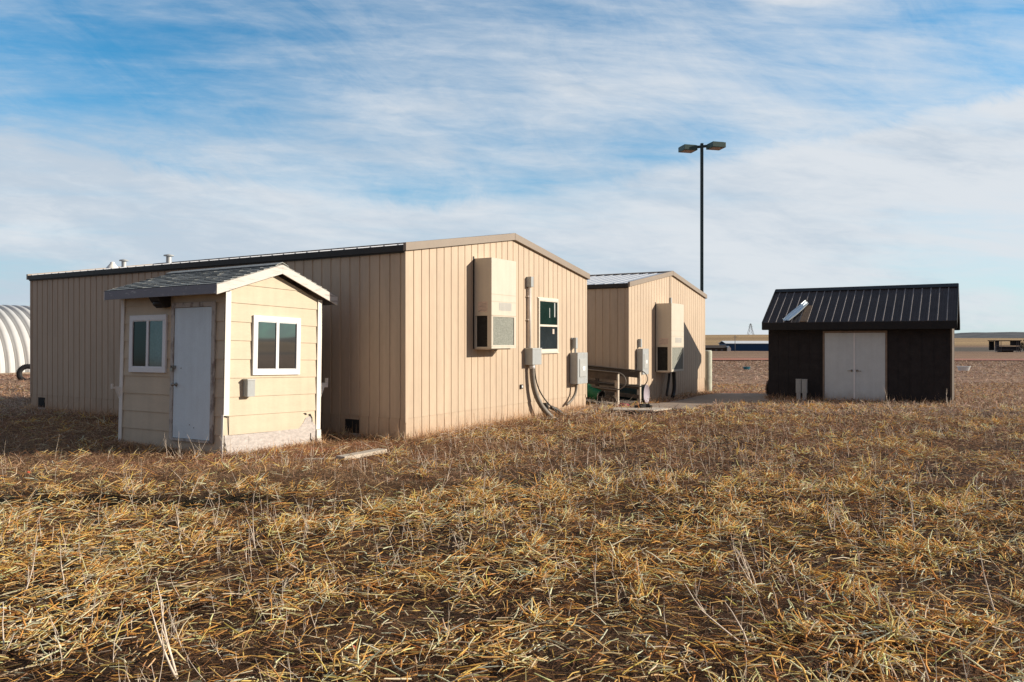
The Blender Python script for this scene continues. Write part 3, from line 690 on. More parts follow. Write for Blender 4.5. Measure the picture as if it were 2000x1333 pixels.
q = MB(); q.box((0.0, -.003, -.03), (W, .02, .294)); q.build('wall_sheathing', 'osb', sh)
q = MB()
for pl in ([(1.67, .52), (1.70, .53), (1.745, .46), (1.75, .40), (1.735, .39), (1.73, .45)], [(1.56, .55), (1.60, .545), (1.63, .52), (1.61, .515), (1.58, .535)], [(1.71, .21), (1.725, .21), (1.72, .12), (1.77, .08), (1.76, .05), (1.70, .10)],
           [(.0, .585), (.085, .57), (.085, .555), (.0, .572)], [(.075, .56), (.087, .56), (.09, .30), (.08, .30)], [(.02, .20), (.04, .16), (.03, .12), (.055, .06), (.03, .02), (.015, .1)]):
    q.prism(pl, 'y', -.0215, -.0185)
pieces(q, 'crack', 'dark', sh)
# side wall (door side), rear and far gable
def lapside(q, x, sgn, y0, y1, ztop):
    z = -.01; 
    while z < ztop-.02:
        z2 = min(z+lap if z > 0 else .295, ztop)
        vs_ = []
        for y_ in (y0, y1):
            vs_ += [(x-sgn*.016, y_, z), (x-sgn*.003, y_, z2), (x+sgn*.02, y_, z2), (x+sgn*.02, y_, z)]
        q.add(vs_, [(0, 4, 5, 1), (0, 3, 7, 4), (1, 5, 6, 2), (0, 1, 2, 3), (7, 6, 5, 4)]); z = z2
q = MB(); lapside(q, 0, 1, 0.0, Ln, HH); q.box((.021, .081, -.02), (.08, Ln, HH)); q.build('wall', 'shedpaint', sh)
q = MB(); lapside(q, W, -1, 0.0, Ln, HH); q.build('wall', 'shedpaint', sh)
q = MB(); q.prism([(0.0, -.02), (W, -.02), (W, HH), (W/2, AP), (0, HH)], 'y', Ln+.001, Ln+.03); q.build('wall', 'shedpaint', sh)
q = MB(); q.box((-.014, -.030, .585), (.082, -.0165, HH+.02)); q.build('corner_trim', 'whitetrim', sh, .002)
q = MB(); q.box((W-.075, -.030, .26), (W+.02, -.0165, HH+.02)); q.build('corner_trim', 'whitetrim', sh, .002)
q = MB(); q.prism([(W-.062, -.09), (W+.045, -.085), (W+.022, .255), (W-.070, .255)], 'y', -.042, -.020); q.build('corner_trim', 'whitetrim', sh, .002)
q = MB(); q.box((-.030, Ln-.05, -.02), (-.0165, Ln+.035, HH)); q.build('corner_trim', 'whitetrim', sh)
q = MB(); q.prism([(-.026, .0), (-.016, .0), (-.016, .60), (-.022, .60)], 'y', -.028, .012); q.build('split_trim', 'whitetrim', sh)
# roof with shingle courses
EZ, RG, OV, OY = 2.505, 2.916, 0.241, 0.121
sl = (RG-EZ)/(W/2+OV)
q = MB()
for sg in (0, 1):
    def X(x): return x if sg == 0 else W-x
    q.prism([(X(-OV), EZ-.03), (X(W/2), RG-.03), (X(W/2), RG-.012), (X(-OV), EZ-.012)], 'y', -OY, Ln+OY)
q_deck = q
rf = q.build('roof', 'osb', sh)
q = MB()
for sg in (0, 1):
    def X(x): return x if sg == 0 else W-x
    nC = 10; stepx = (W/2+OV)/nC
    for c_ in range(nC):
        xa = -OV-.015+c_*stepx; xb = xa+stepx*1.12
        y_ = -OY-.015 - (0.11 if c_ % 2 else 0)
        while y_ < Ln+OY+.01:
            y2 = min(y_+.22, Ln+OY+.015); ya = max(y_, -OY-.015)
            j1 = random.uniform(-.006, .006); lift = random.uniform(.006, .012)
            za = EZ+(xa+OV+j1)*sl; zb = EZ+(xb+OV)*sl
            if y2-ya > .02:
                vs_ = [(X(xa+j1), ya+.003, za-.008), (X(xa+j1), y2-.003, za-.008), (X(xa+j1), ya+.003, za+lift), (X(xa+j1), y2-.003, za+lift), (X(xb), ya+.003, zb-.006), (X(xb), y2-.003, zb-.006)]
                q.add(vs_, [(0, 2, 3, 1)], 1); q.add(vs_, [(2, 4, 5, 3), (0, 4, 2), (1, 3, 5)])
            y_ += .22
q.prism([(W/2-.12, RG-.12*sl+.012), (W/2, RG+.016), (W/2+.12, RG-.12*sl+.012), (W/2+.12, RG-.12*sl+.022), (W/2, RG+.028), (W/2-.12, RG-.12*sl+.022)], 'y', -OY-.016, Ln+OY+.016)
q.build('shingles', ['shingle', 'shingle_edge_shadow'], rf)
for (xa, xb) in ((-OV-.02, W/2-.001), (W/2+.001, W+OV+.02)):
    q = MB(); za, zb = EZ+(W/2+OV-abs(xa-W/2))*sl, EZ+(W/2+OV-abs(xb-W/2))*sl
    q.prism([(xa, za-.155), (xb, zb-.155), (xb, zb-.014), (xa, za-.014)], 'y', -OY-.022, -OY-.001); q.build('rake_board', 'fascia', rf, .002)
    q = MB(); q.prism([(xa, za-.155), (xb, zb-.155), (xb, zb-.014), (xa, za-.014)], 'y', Ln+OY+.001, Ln+OY+.022); q.build('rake_board', 'fascia', rf)
q = MB(); q.box((-OV-.022, -OY, EZ-.150), (-OV-.001, Ln+OY, EZ-.012)); q.build('eave_board', 'fasciagrey', rf, .002)
q = MB(); q.box((W+OV+.001, -OY, EZ-.150), (W+OV+.022, Ln+OY, EZ-.012)); q.build('eave_board', 'fasciagrey', rf)
q = MB(); q.box((-OV, -OY+.001, HH-.005), (-.02, Ln+OY-.001, HH+.012)); q.build('soffit', 'fasciagrey', rf)
q = MB(); q.prism([(-.235, 2.36), (-.02, 2.38), (-.02, 2.22), (-.10, 2.20), (-.20, 2.30)], 'y', 1.26, 1.50); q.lathe([(.09, .0), (.10, -.03), (.075, -.06), (.001, -.065)], (-.13, 1.38, 2.28)); q.build('eave_lamp', 'gutter', sh)
# door
q = MB(); D0, D1, DT, DB = .178, 1.204, 2.269, .17
for a, b in (((-.045, D0, DB), (-.0165, D0+.07, DT)), ((-.045, D1-.07, DB), (-.0165, D1, DT)), ((-.045, D0+.07, DT-.07), (-.0165, D1-.07, DT)), ((-.060, D0+.07, DB), (-.0165, D1-.07, DB+.035))): q.box(a, b)
fr = q.build('door_frame', 'doorframe', sh, .003)
q = MB(); q.box((-.034, D0+.078, DB+.04), (-.017, D1-.078, DT-.078)); dr = q.build('door', 'greydoor', sh, .002)
q = MB(); q.lathe([(.001, .0), (.030, .002), (.030, .010), (.012, .014), (.012, .045), (.026, .052), (.030, .068), (.022, .082), (.001, .086)], (-.0345, D1-.15, 1.02), (-1, 0, 0), 16); q.build('door_knob', 'brass', dr)
q = MB(); q.box((-.062, D1-.13, 1.27), (-.0355, D1-.03, 1.31)); q.box((-.085, D1-.10, 1.22), (-.064, D1-.05, 1.275)); q.tube([(-.07, D1-.10, 1.275), (-.07, D1-.10, 1.31), (-.07, D1-.05, 1.31), (-.07, D1-.05, 1.275)], .006, 8); q.build('padlock', 'brass', dr)
q = MB()
for yy, zz_ in ((.72, .42), (.62, .38), (.95, 1.27)): q.lathe([(.001, .004), (.008, .003), (.008, .0)], (-.0345, yy, zz_), (-1, 0, 0), 8)
pieces(q, 'screw_hole', 'dark', dr)
# windows
window(sh, .488, 1.438, 1.176, 2.089, 'wframe', 'slide', ('glass', 'glass'), y=-.012, fw=.085)
window(sh, 1.329, 2.279, 1.193, 2.103, 'wframe', 'slide', ('glass_sky_reflection', 'glass_brown'), y=-.012, side=True, fw=.085)
q = MB(); q.box((.335, -.115, .855), (.475, -.0165, 1.115)); eb = q.build('meter_box', 'greybox', sh, .004)
q = MB(); q.box((.325, -.124, 1.10), (.485, -.0165, 1.122)); q.build('box_lid', 'galv', eb)
q = MB(); q.prism([(W+.02, .80), (W+.045, .80), (W+.115, .955), (W+.195, .955), (W+.20, 1.11), (W+.165, 1.11), (W+.165, 1.03), (W+.02, 1.03)], 'y', -.012, .03); q.build('bracket', 'whitetrim', sh)
q = MB(); q.prism([(-.02-.0, .76), (-.10, .92), (-.16, .92), (-.16, 1.0), (-.13, 1.0), (-.13, .95), (-.02, .95)], 'y', Ln+.032, Ln+.06); q.build('bracket', 'whitetrim', sh)

# ------------------------------------------------------------------ black shed
AB = math.atan2(-UX, UY)
bs = thing('black_shed', 'black shed with pale double doors and dark ribbed metal roof', 'shed', (PB[0], PB[1], 0), AB)
W, D, EH, RH = 5.0, 3.1, 2.10, 3.33
q = MB(); q.box((0, 0, -.4), (W, .08, EH))
k = 0.3
while k < W: q.box((k-.004, -.006, -.4), (k+.004, -.0005, EH-.01)) if not (1.55 < k < 3.42) else None; k += .305
q.build('wall', 'black_wall', bs)
q = MB(); q.box((0, D-.08, -.5), (W, D, EH)); q.build('wall', 'black_wall', bs)
for xa in (0.0, W-.08):
    q = MB(); q.prism([(.081, -.45), (D-.081, -.45), (D-.081, EH), (D/2, RH-.10), (.081, EH)], 'x', xa+.002, xa+.078); q.build('wall', 'shed_side', bs)
q = MB(); q.box((W-.03, -.02, -.4), (W+.02, -.0065, EH)); q.box((W+.0005, -.0065, -.4), (W+.02, .10, EH)); q.build('corner_trim', 'shed_side', bs)
RX0, RX1, RY0 = -.10, 5.12, -.30
sl2 = (3.36-2.25)/(D/2+.30)
rr = None
for sg in (0, 1):
    def Yy(y): return y if sg == 0 else D-y
    q = MB()
    za, zb = 2.235, 3.345
    vs_ = []
    q.prism([(Yy(RY0), za), (Yy(D/2), zb), (Yy(D/2), zb+.012), (Yy(RY0), za+.012)], 'x', RX0, RX1)
    # ribs: one tall, two low per panel repeat of 0.23 m
    k = .055 - .0
    idx = 0
    while k < RX1-.05:
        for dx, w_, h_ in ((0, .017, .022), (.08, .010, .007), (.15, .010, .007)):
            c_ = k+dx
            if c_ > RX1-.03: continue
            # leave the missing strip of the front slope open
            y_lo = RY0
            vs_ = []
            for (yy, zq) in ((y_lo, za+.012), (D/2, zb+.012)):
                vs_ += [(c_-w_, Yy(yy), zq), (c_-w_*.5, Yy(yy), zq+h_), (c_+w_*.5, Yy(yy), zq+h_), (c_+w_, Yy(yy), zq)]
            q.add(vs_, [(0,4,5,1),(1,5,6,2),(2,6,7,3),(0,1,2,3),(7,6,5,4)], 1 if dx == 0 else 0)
        k += .2305
    r_ = q.build('roof', ['black_roof', 'rib_glint'], bs)
    if sg == 0: rr = r_
nrm = Vector((0, -sl2, 1)).normalized()
def onroof(x, s_, off):          # s_ = 0 at eave .. 1 at ridge (front slope)
    y = RY0+(D/2-RY0)*s_; z_ = 2.247+(3.357-2.247)*s_
    return Vector((x, y, z_))+nrm*off
# bare sheathing where a strip has come off, and the bent loose strip lying across the roof
q = MB(); c4 = [onroof(.985, .005, .026), onroof(1.215, .005, .026), onroof(1.215, .47, .026), onroof(1.03, .47, .026)]
q.add(c4 + [p-nrm*.012 for p in c4], [(0,1,2,3),(7,6,5,4),(0,4,5,1),(1,5,6,2),(2,6,7,3),(3,7,4,0)]); q.build('bare_sheathing', 'sheath', rr)
q = MB(); rows = []
pA = [onroof(.50, .02, .05), onroof(.63, .20, .055), onroof(.81, .38, .065), onroof(.98, .56, .085)]
pB = [onroof(.70, .02, .05), onroof(.83, .13, .06), onroof(.97, .29, .07), onroof(1.11, .46, .10)]
vs_ = []
for a, b in zip(pA, pB):
    for tt, hh in ((0, .04), (.06, 0), (.45, 0), (.5, .03), (.55, 0), (.94, 0), (1, .04)): vs_.append(a.lerp(b, tt)+nrm*hh)
n0 = len(vs_); vs_ += [v-nrm*.006 for v in vs_]
fs_ = [(i*7+k, i*7+k+1, (i+1)*7+k+1, (i+1)*7+k) for i in range(3) for k in range(6)]; fs_ += [tuple(n0+i for i in f[::-1]) for f in fs_]
q.add(vs_, fs_); q.build('loose_sheet', 'bent', rr)
q = MB(); q.prism([(D/2-.17, 3.357-.17*sl2+.026), (D/2, 3.357+.03), (D/2+.17, 3.357-.17*sl2+.026), (D/2+.17, 3.357-.17*sl2+.038), (D/2, 3.357+.044), (D/2-.17, 3.357-.17*sl2+.038)], 'x', RX0-.012, RX1+.012); q.build('ridge_cap', 'black_trim', rr)
q = MB(); q.box((RX0-.01, RY0-.024, 2.02), (RX1+.01, RY0-.001, 2.238)); q.build('eave_board', 'black_trim', bs)
q = MB(); q.box((RX0-.01, D-RY0+.001, 2.02), (RX1+.01, D-RY0+.024, 2.238)); q.build('eave_board', 'black_trim', bs)
q = MB(); q.box((RX0, RY0, 2.06), (RX1, -.002, 2.085)); q.build('soffit', 'black_trim', bs)
for xa in (RX0-.03, RX1+.002):
    q = MB()
    for sg in (0, 1):
        Y_ = (lambda y: y) if sg == 0 else (lambda y: D-y)
        q.prism([(Y_(RY0-.02), 2.03), (Y_(D/2), 3.357-.15), (Y_(D/2), 3.357+.035), (Y_(RY0-.02), 2.26)], 'x', xa, xa+.028)
    q.build('rake_trim', 'black_trim', bs)
q = MB(); fx0, fx1, fz0, fz1 = 1.61, 3.375, -.14, 1.985
q.box((fx0, -.03, fz0), (fx0+.05, -.007, fz1)); q.box((fx1-.05, -.03, fz0), (fx1, -.007, fz1)); q.box((fx0+.05, -.03, fz1-.06), (fx1-.05, -.007, fz1)); q.build('door_frame', 'tanframe', bs, .002)
xm = (fx0+fx1)/2
for i, (a, b) in enumerate(((fx0+.054, xm-.003), (xm+.003, fx1-.054))):
    q = MB(); q.box((a, -.022, fz0+.01), (b, -.0075, fz1-.063)); dd = q.build('door', 'bluedoor', bs, .002)
    if i == 0:
        q = MB(); q.box((xm-.022, -.034, fz0+.01), (xm+.022, -.0225, fz1-.063)); q.build('astragal', 'wframe', dd)
    sgx = -1 if i == 0 else 1
    q = MB(); q.lathe([(.001, .0), (.032, .001), (.032, .009), (.010, .012), (.010, .05), (.001, .051)], (xm+sgx*.075, -.0225, .80), (0, -1, 0), 14); q.bar((xm+sgx*.075, -.068, .80), (xm+sgx*.19, -.068, .79), .016, .018); q.build('door_handle', 'brass', dd)

# utility pedestals in front of the black shed
def ped():
    t = thing('utility_pedestal', 'left one of the two grey utility pedestals at the black shed wall', 'utility box', (0, 0, 0), AB, 'grey utility pedestals in front of the black shed')
    q = MB(); q.box((-.075, -.06, .25), (.075, .06, .65)); b = q.build('housing', 'greybox', t, .006)
    q = MB(); q.box((-.08, -.066, .652), (.08, .066, .672)); q.build('lid', 'galv', b); q = MB(); q.box((-.03, -.064, .30), (.03, -.0605, .34)); q.build('latch', 'galv', b)
    q = MB(); q.box((-.055, -.045, -.12), (.055, .045, .249)); q.build('post', 'galv', t)
    return t
pd = ped()
def loc_b(x, y): return (PB[0]+UY*x+UX*y, PB[1]-UX*x+UY*y)
x_, y_ = loc_b(.985, -.40); pd.location = (x_, y_, gz1(x_, y_))
pd2 = copy_tree(pd); x_, y_ = loc_b(1.155, -.40); pd2.location = (x_, y_, gz1(x_, y_)); pd2['label'] = 'right one of the two grey utility pedestals, nearer the pale double doors'

# ------------------------------------------------------------------ tyres
def tyre(name, label, loc, major, minor, wd, rot, hub=0.0):
    t = thing(name, label, 'tyre', loc, 0.0); t.rotation_euler = rot
    prof = []; n = 14
    for i in range(n):
        a = 2*math.pi*i/n; cx_, sy_ = math.cos(a), math.sin(a)
        prof.append((major+minor*math.copysign(abs(cx_)**.7, cx_), wd*math.copysign(abs(sy_)**.7, sy_)))
    q = MB(); q.lathe(prof, (0, 0, 0), (0, 1, 0), 44, closed=True); b = q.build('tyre_body', 'rubber', t)
    q = MB()
    for i in range(40):
        a = 2*math.pi*i/40; c, s_ = math.cos(a), math.sin(a); r0, r1 = major+minor*.93, major+minor*1.09
        for sd in (-1, 1):
            p = Vector((c*r0, sd*wd*.55, s_*r0)); p2 = Vector((c*r1, sd*wd*.55, s_*r1)); q.bar(p, p2, wd*.8, .03, up=(-s_, 0, c))
    q.build('tread', 'rubber', b); return t
zt = gz1(-24.4, 38.7)
tyre('tyre', 'black tyre half sunk in the ground in front of the white arched hut', (-24.25, 38.7, zt+.32), .36, .115, .12, (R(-8), 0, R(20)))
x_, y_ = loc_b(-.11, 1.3)
tyre('tyre', 'black tyre leaning against the left end of the black shed', (x_, y_, gz1(x_, y_)+.30), .21, .10, .10, (0, R(0), AB+R(60)))

# ------------------------------------------------------------------ arched hut, far left
hx, hy = -29.8, 46.4
hz = gz1(hx, hy)
hut = thing('arched_hut', 'white corrugated arched metal hut at the left edge behind the tyre', 'hut', (hx, hy, hz), A1)
RH_ = 4.28; segs = 40; pitch = .56; y0h = -9.0; y1h = 15.0; q = MB(); cols = []
# local x along the hut axis (u), local y away from the viewer; arc base at y=0
k = y0h; prof = []
while k < y1h:
    prof += [(k, 0.0), (k+.15, 0.0), (k+.20, .15), (k+.27, .19), (k+.42, .19), (k+.50, .15)]; k += pitch
vs_ = []
for (xx, dd_) in prof:
    for i in range(segs+1):
        a = math.pi*i/segs; r_ = RH_-0.12+dd_
        vs_.append((xx, RH_-r_*math.cos(a), r_*math.sin(a)*1.0))
ns = segs+1
q.add(vs_, [(i*ns+j, (i+1)*ns+j, (i+1)*ns+j+1, i*ns+j+1) for i in range(len(prof)-1) for j in range(segs)], 0, True)
hs_ = q.build('shell', 'hut', hut)
q = MB()
for xx in (y0h+.05, y1h-.2):
    pl = [(RH_-(RH_-.14)*math.cos(math.pi*i/24), (RH_-.14)*math.sin(math.pi*i/24)) for i in range(25)]
    q.prism(pl, 'x', xx, xx+.06)
pieces(q, 'end_wall', 'hut', hut)
q = MB(); q.box((y0h, -.15, -.3), (y1h, .02, .12)); q.box((y0h, 2*RH_-.02, -.3), (y1h, 2*RH_+.15, .12)); pieces(q, 'footing', 'concrete', hut)

# ------------------------------------------------------------------ lamp post
lp = thing('lamp_post', 'tall dark green lamp post with two square heads behind the far portable building', 'street lamp', (7.12, 29.0, gz1(7.12, 29.0)))
lz = 1.68+(667-281)*29.0/1510
lz0 = lz - lp.location.z
q = MB(); q.box((-.052, -.052, -.3), (.052, .052, lz0)); q.build('pole', 'pole', lp, .006)
q = MB(); q.box((-.16, -.16, -.05), (.16, .16, .03)); q.build('base_plate', 'pole', lp)
hdir = Vector((.915, -.405, 0))
for sgn in (-1, 1):
    c = hdir*sgn*.52; zc = lz0-.20+.025*sgn*0
    q = MB(); q.bar(hdir*sgn*.05+Vector((0, 0, lz0-.12)), c*.62+Vector((0, 0, lz0-.12)), .06, .09); q.build('arm', 'pole', lp)
    am = Matrix.Translation((c.x, c.y, lz0-.16)) @ Matrix.Rotation(R(14), 4, 'Z')
    q = MB(); q.box((-.27, -.26, -.085), (.27, .26, .10)); q.prism([(-.27, .10), (.27, .10), (.22, .125), (-.22, .125)], 'y', -.2, .2)
    q.v = [tuple(am @ Vector(v)) for v in q.v]; hd = q.build('lamp_head', 'lamphead', lp, .01)
    q = MB(); q.box((-.21, -.20, -.094), (.21, .20, -.0855)); q.v = [tuple(am @ Vector(v)) for v in q.v]; q.build('lens', 'lens', hd)

# ------------------------------------------------------------------ pale post at the far building's corner
x_, y_ = 7.06, 28.05
q = MB(); g0 = gz1(x_, y_); q.lathe([(.19, -.3), (.19, 1.46-.0), (.185, 1.50), (.15, 1.52), (.001, 1.525)], (0, 0, 0), seg=32)
o = q.build('concrete_bollard', 'white_tank'); o.location = (x_, y_, g0); tag(o, 'tall pale round concrete bollard at the corner of the far tan building', 'bollard')

# ------------------------------------------------------------------ wooden access ramp between the buildings
# local x = across (u), local y = up the ramp (v)
rp = thing('wooden_ramp', 'weathered wooden access ramp with looped handrails between the two tan buildings', 'ramp', (2.69, 19.8, 0), A1)
rise = .075
q = MB()
for i in range(26): q.box((-.05, .05+i*.15, .02+rise*(i*.15)), (1.55, .05+i*.15+.142, .055+rise*(i*.15)))
q.build('deck', 'wood', rp)
for xs_ in (0.0, 1.50):
    for ys_ in (0.0, 1.25, 2.5, 3.75):
        h_ = .83+rise*ys_
        q = MB(); q.box((xs_-.045, ys_-.045, -.3), (xs_+.045, ys_+.045, h_)); q.build('post', 'woodpale' if ys_ == 0 else 'wood', rp, .004)
    sd = -1 if xs_ == 0 else 1
    for zr_, hh in ((.755, .16), (.42, .10), (.16, .10)):
        q = MB(); q.bar((xs_-.062*1, -.03, zr_), (xs_-.062, 3.8, zr_+rise*3.8), .032, hh); q.build('rail_board', 'wood', rp)
    q = MB(); q.bar((xs_, -.06, .853), (xs_, 3.8, .853+rise*3.8), .13, .035); q.build('rail_cap', 'wood', rp)
    pts = [Vector((xs_-.09, 2.5, .88+rise*2.5)), Vector((xs_-.09, 0, .88))]
    pts += [Vector((xs_-.09, -.02-.26*math.sin(a), .66+.22*math.cos(a))) for a in np.linspace(0, math.pi, 14)]
    pts += [Vector((xs_-.09, .05, .44)), Vector((xs_-.09, 1.2, .44+rise*1.2))]
    q = MB(); q.tube(pts, .014, 8); q.build('handrail', 'corrug', rp)

# barrels
def barrel(name, label, c, axis, r, ln, bm, lm, open_=False, cat='barrel'):
    t = thing(name, label, cat, c); ax = Vector(axis).normalized()
    q = MB(); q.lathe([(.001, -ln), (r*.96, -ln), (r, -ln*.96), (r, -ln*.68), (r*1.03, -ln*.66), (r, -ln*.64), (r, -ln*.35), (r*1.03, -ln*.33), (r, -ln*.31), (r, -.02), (r*.98, 0)] + ([(r*.94, -.01), (r*.93, -ln*.9), (.001, -ln*.9)] if open_ else []), (0, 0, 0), ax, 32); q.m = [1 if open_ and i_ >= 32*10 else 0 for i_ in range(len(q.f))]; b = q.build('body', [bm, 'dark'], t)
    q = MB()
    if not open_: q.lathe([(r*.98, .0), (r*1.02, .012), (r*.97, .018), (r*.95, .006), (.001, .004)], (0, 0, 0), ax, 32); q.build('lid', lm, b)
    else: q.lathe([(r*1.02, -.03), (r*1.05, -.015), (r*1.03, .003), (r*.95, .0), (r*.94, -.02)], (0, 0, 0), ax, 32); q.build('rim', lm, b)
    return t
barrel('barrel', 'dark teal barrel lying on its side with a mauve grey lid by the ramp end', (3.72, 21.42, .20), (.89, -.45, .0), .272, .80, 'teal', 'lid')
barrel('barrel', 'green open barrel tipped over behind the corner of the long building', (2.30, 19.95, .24), (.72, -.60, -.34), .165, .50, 'green', 'cable', True)
# planks and debris
def plank(name, label, p, q_, w, th, m, cat='plank', dz=0.0):
    t = thing(name, label, cat, (p[0], p[1], gz1(p[0], p[1])+dz)) if False else None
    b = MB(); z0 = gz1(p[0], p[1])+dz; z1 = gz1(q_[0], q_[1])+dz
    b.bar((0, 0, 0), (q_[0]-p[0], q_[1]-p[1], z1-z0), w, th); o = b.build(name, m, None, .004); o.location = (p[0], p[1], z0)
    return tag(o, label, cat)
plank('wooden_plank', 'thick pale weathered plank lying on the grass right of the yellow shed', (-2.40, 10.80), (-1.93, 11.55), .17, .055, 'woodpale', dz=.05)
plank('wooden_plank', 'thin bleached board almost buried in the grass beside the yellow shed corner', (-2.95, 10.95), (-2.50, 10.98), .12, .03, 'woodpale', dz=.02)
t = thing('wooden_pallet', 'flat sun bleached plywood board on the ground at the foot of the ramp', 'board', (3.05, 18.15, gz1(3.05, 18.15)+.05), A1-R(62))
q = MB(); q.prism([(-.70, -.28), (.22, -.40), (.72, .18), (-.05, .52), (-.62, .30)], 'z', .0, .03); q.build('board', 'woodpale', t)
q = MB(); q.box((-.5, -.2, -.06), (-.42, .3, -.001)); q.box((.1, -.25, -.06), (.18, .35, -.001)); pieces(q, 'batten', 'wood', t)
q = MB()
pl = [(-.20, -.06), (-.08, -.09), (.05, -.05), (.19, -.08), (.23, .0), (.10, .06), (-.02, .04), (-.15, .08), (-.22, .02)]
q.prism(pl, 'z', .0, .055); q.prism([(p[0]*.6+.03, p[1]*.7) for p in pl], 'z', .055, .085)
o = q.build('rubber_mat', 'rubber', None, .012); o.location = (3.13, 18.45, gz1(3.05, 18.15)+.081); o.rotation_euler = (0, 0, .2); tag(o, 'crumpled black rubber mat lying on the plywood board', 'mat')
q = MB()
ptsr = []
for i in range(7):
    for j in range(6):
        a = i/6; b_ = j/5
        ptsr.append((-.17+.34*a+random.uniform(-.02, .02), -.12+.24*b_+random.uniform(-.02, .02), .10*math.sin(math.pi*a)*math.sin(math.pi*b_)+random.uniform(0, .05)))
q.add(ptsr, [(i*6+j, (i+1)*6+j, (i+1)*6+j+1, i*6+j+1) for i in range(6) for j in range(5)])
o = q.build('plastic_bag', 'red', None); o.location = (2.78, 19.35, gz1(2.8, 19.3)+.01); so = o.modifiers.new('s', 'SOLIDIFY'); so.thickness = .004
tag(o, 'crumpled dark red plastic bag at the foot of the ramp post', 'bag')

# tubs in the field
def tub(name, label, x, y, w, d, h, m, rot, cat):
    t = thing(name, label, cat, (x, y, gz1(x, y)+.10), rot)
    q = MB(); n = 28; prof = []
    for (sc_, z_) in ((.78, .0), (1, h), (1.05, h), (1.05, h+.03), (.95, h+.03), (.74, .05)):
        prof.append([(w/2*sc_*math.copysign(abs(math.cos(2*math.pi*k/n))**.6, math.cos(2*math.pi*k/n)), d/2*sc_*math.copysign(abs(math.sin(2*math.pi*k/n))**.6, math.sin(2*math.pi*k/n)), z_) for k in range(n)])
    vs_ = [p for r_ in prof for p in r_]; fs_ = [(i*n+k, i*n+(k+1) % n, (i+1)*n+(k+1) % n, (i+1)*n+k) for i in range(5) for k in range(n)]
    fs_ += [tuple(range(n))[::-1], tuple(range(5*n, 6*n))]
    q.add(vs_, fs_); q.build('basin', m, t)
    return t
tub('bathtub', 'small white tub lying in the field right of the black shed', 29.8, 51.0, .80, .45, .26, 'tub', .1, 'tub')
tub('plastic_tub', 'small blue plastic tub lying far out in the field left of the black shed', 16.15, 53.2, .46, .36, .16, 'bluetub', .3, 'tub')

# ------------------------------------------------------------------ distant things
def far_base(x_img, d): return ((x_img-1000)/1510*d, d)
d = 350.0; g0 = gz1(110, d)
bl = thing('metal_barn', 'long deep blue metal barn with white roof far across the field', 'building', (97.0, d, g0), 0)
q = MB(); q.box((0, 0, -1), (34, 12, 3.3)); q.build('wall', 'bluemetal', bl)
q = MB(); q.prism([(-.4, 3.25), (6, 4.35), (12.4, 3.25), (12.4, 3.45), (6, 4.6), (-.4, 3.45)], 'x', -.4, 34.4); q.build('roof', 'far_white', bl)
for i in range(3):
    q = MB(); q.box((6+i*9, -.06, -.5), (9.5+i*9, -.005, 2.4)); q.build('door', 'bluemetal', bl)
d = 330.0; x0 = .2525*d
lb = thing('low_house', 'low brown house with pale gable end in front of the blue barn', 'house', (x0, d, gz1(x0, d)), 0)
q = MB(); q.box((-1, 0, -1), (8.4, 5, 1.3)); q.build('wall', 'far_brown', lb)
q = MB(); q.prism([(-.4, 1.25), (2.5, 2.3), (5.4, 1.25), (5.4, 1.4), (2.5, 2.5), (-.4, 1.4)], 'x', -1.4, 8.6); q.build('roof', 'far_brown', lb)
q = MB(); q.prism([(8.405, -.6), (9.9, -.6), (9.9, 1.2), (9.15, 2.2), (8.405, 1.2)], 'y', -.8, 4.0); q.build('gable_end', 'whitetrim', lb)
for i in range(3):
    q = MB(); q.box((1+i*2.4, -.05, -.2), (1.9+i*2.4, -.005, .8)); q.build('window', 'far_grey', lb)
d = 300.0
x0 = .2885*d; q = MB(); q.tube([(0, 0, -1), (0, 0, 6.4)], .12, 8); q.box((-.9, -.06, 5.7), (.9, .06, 5.85)); o = q.build('utility_pole', 'far_grey'); o.location = (x0, d, gz1(x0, d)); tag(o, 'thin grey utility pole standing before the blue barn', 'utility pole')
# lattice pylon on the hill crest
d = 1640.0; x0 = .3086*d; g0 = gz1(x0, d)
q = MB(); Hh = 1.68+(667-633)*d/1510-g0
def w_at(z_): return 5.2*(1-z_/Hh)**1.1+.7
lv = [0, 5, 9.5, 13.5, 17, 20, 22.5, Hh] if Hh > 24 else [0, Hh*.3, Hh*.55, Hh*.75, Hh]
for i in range(len(lv)-1):
    a, b = w_at(lv[i])/1, w_at(lv[i+1])/1
    for sx in (-1, 1):
        for sy in (-1, 1):
            q.bar((sx*a, sy*a, lv[i]), (sx*b, sy*b, lv[i+1]), .5, .5)
        q.bar((sx*a, -a, lv[i]), (sx*b, a, lv[i+1]), .25, .25)
    q.bar((-a, -a, lv[i]), (b, -b, lv[i+1]), .28, .28); q.bar((a, -a, lv[i]), (-b, -b, lv[i+1]), .28, .28); q.bar((-b, -b, lv[i+1]), (b, -b, lv[i+1]), .3, .3)
q.bar((-5, 0, Hh-6), (5, 0, Hh-6), .4, .4); q.bar((-3.6, 0, Hh-2.5), (3.6, 0, Hh-2.5), .4, .4)
o = q.build('pylon', 'far_grey'); o.location = (x0, d, g0); tag(o, 'faint lattice power pylon on the distant hill crest', 'pylon')
